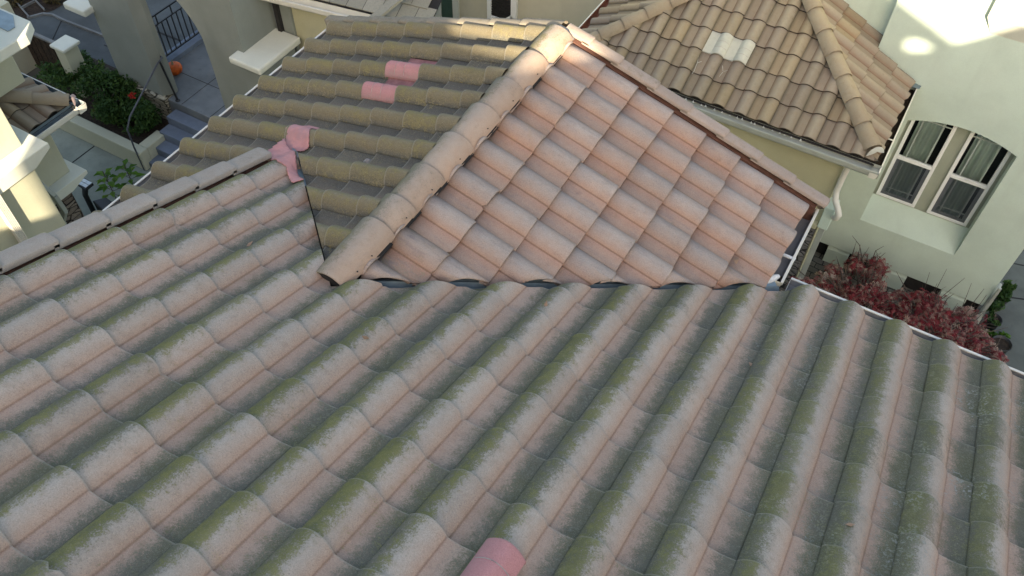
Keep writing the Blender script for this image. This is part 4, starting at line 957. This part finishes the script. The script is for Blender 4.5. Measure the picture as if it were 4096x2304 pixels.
bush('bed_grass','pale grass tufts in the bed below the stepped garden wall','plant',[(-17.0,7.0,.15,.3),(-16.6,6.9,.12,.25),(-17.6,7.1,.2,.3)],700,.07,leaf_mat('pale_grass_leaf',[(0,(.05,.06,.03)),(1,(.12,.12,.07))]),2,(-17.0,7.0,0))
# right side of the lot
plate('paver_walk',[(-.5,7.5),(2.75,7.5),(2.75,12.2),(-.5,12.2)],.004,M_paver)
plate('side_yard',[(2.75,4),(9,4),(9,18),(2.75,18)],.006,M_drive)
mb=MB(); mb.beam((2.75,12.62,.0075),(9,14.9,.0075),.03,.003); mb.beam((2.75,13.55,.0075),(9,15.2,.0075),.025,.003); mb.build('yard_joint',M_dark,None,kind='structure')
plate('kerb_strip',[(1.9,7.4),(9,7.4),(9,9.9),(2.75,9.9)],.010,M_drive)
def maple(label,base,clumps,count):
    t=thing('maple_tree',label,'maple',base,'red laceleaf maples along the wall'); mb=MB()
    for k in range(count):
        c=rnd.choice(clumps); d=V3((rnd.gauss(0,1),rnd.gauss(0,1),abs(rnd.gauss(0,.8)))).normalized()*(rnd.random()**.45)*c[3]
        p=V3(c[:3])+V3((d.x*1.15,d.y*1.15,d.z*.45-.25*rnd.random())); p.z+=.0
        if noise.noise(p*4.1+V3((5,0,0)))<.0: continue
        dry=c[4]; tone=.22+.5*dry+.30*noise.noise(p*4)+rnd.gauss(0,.26); tone=max(0,min(1,tone))
        ax=V3((rnd.gauss(0,.5),rnd.gauss(0,.5),1)).normalized(); e=ax.orthogonal().normalized(); e.rotate(Matrix.Rotation(rnd.random()*6.28,3,ax)); f=ax.cross(e)
        L=rnd.uniform(.055,.105); drp=rnd.uniform(.2,.9)
        for q in (-2,-1,0,1,2):
            an=q*.62; dr=(e*math.cos(an)+f*math.sin(an)); pr=ax.cross(dr); l=L*(1-.12*abs(q))
            tip=p+dr*l-V3((0,0,1))*l*drp
            mb.face([p,p+dr*l*.5+pr*l*.11-V3((0,0,l*.15)),tip,p+dr*l*.5-pr*l*.11-V3((0,0,l*.15))],tint=(max(0,min(1,tone+rnd.uniform(-.06,.06))),0,0,1))
    mb.build('crown',M_maple,t); mb=MB()
    for c in clumps:
        m=V3(base).lerp(V3(c[:3]),.55)+V3((rnd.uniform(-.12,.12),rnd.uniform(-.12,.12),.1)); mb.tube([base,m,V3(c[:3])],[.035,.02,.007],6)
        for q in range(3):
            e=V3(c[:3])+V3((rnd.gauss(0,.2),rnd.gauss(0,.2),rnd.uniform(.0,.2))); mb.tube([m,V3(c[:3]).lerp(e,.5),e],[.01,.007,.003],5)
    mb.build('trunk',M_bark,t)
    return t,mb
maple('red laceleaf maple with dry tan leaf tips, the one beside the stone wall',(.62,10.85,0),
  [(0.56, 11.54, 0.85, 0.19, 0.3), (0.25, 10.98, 0.85, 0.19, 0.85), (0.13, 10.67, 0.85, 0.19, 0.8), (0.27, 10.55, 0.85, 0.19, 0.8), (0.68, 11.37, 0.85, 0.19, 0.3), (0.81, 11.4, 0.85, 0.19, 0.35), (0.46, 11.24, 0.85, 0.19, 0.5), (0.6, 10.89, 0.85, 0.19, 0.25), (0.74, 10.75, 0.85, 0.19, 0.15), (0.92, 10.73, 0.85, 0.19, 0.2), (1.14, 10.75, 0.85, 0.19, 0.15), (1.16, 10.49, 0.85, 0.19, 0.2), (0.82, 10.98, 0.85, 0.19, 0.5), (0.49, 10.52, 0.85, 0.19, 0.6), (0.16, 10.4, 0.85, 0.19, 0.8), (0.6, 10.69, 0.85, 0.19, 0.2)]+[(-.22,9.3,1.8,.16,.6),(-.2,9.6,1.7,.14,.35)],4600)
maple('fuller red laceleaf maple beside the corner downspout and black pots',(2.1,10.85,0),
  [(1.4, 11.03, 0.85, 0.2, 0.2), (1.58, 11.06, 0.85, 0.2, 0.2), (1.75, 11.04, 0.85, 0.2, 0.35), (1.9, 11.13, 0.85, 0.2, 0.45), (1.49, 10.73, 0.85, 0.2, 0.25), (1.66, 10.74, 0.85, 0.2, 0.2), (1.88, 10.87, 0.85, 0.2, 0.25), (2.1, 11.0, 0.85, 0.2, 0.35), (2.31, 11.17, 0.85, 0.2, 0.75), (2.43, 11.15, 0.85, 0.2, 0.6), (1.57, 10.49, 0.85, 0.2, 0.4), (1.85, 10.61, 0.85, 0.2, 0.2), (2.08, 10.72, 0.85, 0.2, 0.25), (2.29, 10.89, 0.85, 0.2, 0.15), (2.51, 10.98, 0.85, 0.2, 0.3), (2.65, 10.84, 0.85, 0.2, 0.45), (2.27, 10.59, 0.85, 0.2, 0.3), (2.51, 10.61, 0.85, 0.2, 0.3), (2.77, 10.68, 0.85, 0.2, 0.2), (2.85, 10.49, 0.85, 0.2, 0.3), (2.67, 10.52, 0.85, 0.2, 0.2), (2.39, 10.8, 0.85, 0.2, 0.3)],8000)
# bare twigs above the maples
for b,n,lab in (((.45,11.5,0),7,'thin bare twigs standing against the sage wall behind the first maple'),((1.75,11.5,0),4,'thin bare twigs against the sage wall near the middle pier'),((2.4,11.55,0),3,'thin bare twigs by the last pier beside the corner downspout')):
    tw=thing('twig_shrub',lab,'shrub',b,'bare twig shrubs along the wall'); mb=MB()
    for q in range(n):
        e=V3(b)+V3((rnd.uniform(-.35,.4),rnd.uniform(-.1,.15),rnd.uniform(.8,1.2))); m=V3(b).lerp(e,.5)+V3((rnd.uniform(-.05,.05),0,0)); mb.tube([b,m,e],[.008,.006,.003],5)
        mb.tube([m,m+V3((rnd.uniform(-.15,.15),rnd.uniform(-.05,.05),.22))],[.004,.002],4)
    mb.build('stem',M_bark,tw)
def pot(label,c,r,h,plant):
    t=thing('flower_pot',label,'pot',c,'black plastic pots by the corner'); mb=MB()
    mb.lathe(c,[(r*.78,0),(r*.98,h*.9),(r*1.06,h*.9),(r*1.08,h),(r*.98,h),(r*.93,h*.82),(.01,h*.80)],28); mb.build('pot',M_pot,t)
    mb=MB(); mb.lathe(c,[(r*.93,h*.83),(r*.5,h*.85),(.01,h*.84)],20); mb.build('soil',M_soil,t)
    return t
pot('empty black pot of dark soil standing alone by the maple',(3.08,11.34,0),.155,.30,0)
pot('black pot holding the bushy green plant by the downspout',(2.86,11.80,0),.135,.30,1)
pot('black pot behind the bushy potted plant, against the yard',(2.88,12.36,0),.13,.30,1)
bush('potted_plant','bushy green plant growing in the black pot by the downspout','plant',[(2.84,11.78,.42,.15),(2.80,11.86,.5,.13),(2.9,11.75,.38,.12)],700,.06,M_leaf,3,(2.86,11.80,.25),thr=-.2)
bush('potted_plant','spiky dark green plant in the rearmost black pot','plant',[(2.84,12.22,.5,.13),(2.88,12.40,.6,.10)],300,.075,M_leaf,2,(2.88,12.36,.25),thr=-.2)
bush('low_plant','light green seedlings sprawling between the two black pots','plant',[(2.80,11.52,.14,.11),(2.95,11.58,.12,.10),(3.12,11.64,.14,.10)],300,.055,M_leaf2,3,(2.95,11.58,.006),thr=-.2)

# ================================================================== 7. unseen blocks added behind the camera: outlines shaped to cast the shade
bh=thing('shade_block','long unseen cream block added behind the tiled house to cast its shade','house',(8,-9,0))
sk=[(-3.875,0),(-3.875,13.0),(-1.5,13.9),(1.2,14.3),(2.9,14.45),(3.05,14.2),(4.0,14.32),(4.5,14.5),(9.2,15.25),(9.21,14.0),(10.89,14.0),(10.9,15.4),(13,15.45),(17,17),(26,17),(26,0)]
mb=MB(); mb.prism([(x,-8,z) for x,z in sk],(2,-4,0)); mb.build('wall',M_cream,bh)  # added shade caster, skyline shaped to place the shadow edges
hole=[(9.62,14.60),(9.68,14.735),(9.84,14.75),(10.08,14.66),(9.92,14.57),(9.72,14.50)]  # opening added to let one sun patch reach the sage wall
mb=MB()
for pl in ([(9.2,14.0),(9.2,15.25),(9.86,14.985),hole[2],hole[1],hole[0],hole[5],(9.76,14.0)],[(9.76,14.0),hole[5],hole[4],hole[3],hole[2],(9.86,14.985),(10.25,14.82),(10.6,15.10),(10.9,15.4),(10.9,14.0)]):
    mb.prism([(x,-8,z) for x,z in pl],(.06,-.12,0))
mb.build('parapet',M_cream,bh)  # thin added screen that holds the sun-patch opening
bh2=thing('shade_block','unseen cream block added farther left as a second shade caster','house',(-10,-9,0))
sk=[(-26,0),(-26,13),(-10,13),(-5.0,12.2),(-5.0,0)]
mb=MB(); mb.prism([(x,-8,z) for x,z in sk],(2,-4,0)); mb.build('wall',M_cream,bh2)  # added shade caster, its edge leaves a gap for sun on the left pilasters
mb=MB(); mb.box(-5.0,-3.875,-8.6,-8.0,0,8.93); mb.build('garden_wall',M_cream,bh2)  # added block at the foot of the gap, limits how low sun reaches

settle()
# ------------------------------------------------------------------ camera, light
cam=bpy.data.cameras.new('camera'); co=bpy.data.objects.new('camera',cam); COL.objects.link(co)
X=V3((.86438907,.50265009,.01320726)); Yv=-V3((.39923581,-.67010955,-.62575072)); Zv=-V3((-.30568334,.54616489,-.77991128))
mt=Matrix((X,Yv,Zv)).transposed().to_4x4(); mt.translation=V3((0,0,11.95)); co.matrix_world=mt
cam.sensor_width=36; cam.lens=3425/4096*36; cam.clip_start=.05; cam.clip_end=500; S.camera=co
w=bpy.data.worlds.new('World'); S.world=w; w.use_nodes=True; nt=w.node_tree; bg=nt.nodes['Background']
sky=nt.nodes.new('ShaderNodeTexSky'); sky.sky_type='NISHITA'; sky.sun_disc=False
sd=V3((.5,-1,.5)).normalized(); el=math.asin(sd.z)
sky.sun_elevation=el; sky.sun_rotation=math.atan2(sd.x,sd.y); sky.air_density=1.0; sky.dust_density=2.5; sky.ozone_density=1.0; sky.altitude=50
nt.links.new(sky.outputs[0],bg.inputs[0]); bg.inputs[1].default_value=.15
sun=bpy.data.lights.new('sun','SUN'); sun.energy=5.0; sun.angle=R(.45); sun.color=(1,.92,.79); so=bpy.data.objects.new('sun',sun); COL.objects.link(so); so.rotation_euler=sd.to_track_quat('Z','Y').to_euler(); so.location=(10,-20,20)
S.view_settings.view_transform='Standard'; S.view_settings.look='None'; S.view_settings.gamma=1; S.view_settings.exposure=1.62
try:
    S.view_settings.use_white_balance=True; S.view_settings.white_balance_temperature=7700; S.view_settings.white_balance_tint=10
except Exception as e: print(e)
S.render.engine='CYCLES'; S.cycles.max_bounces=6; S.cycles.use_denoising=True
S.render.film_transparent=False
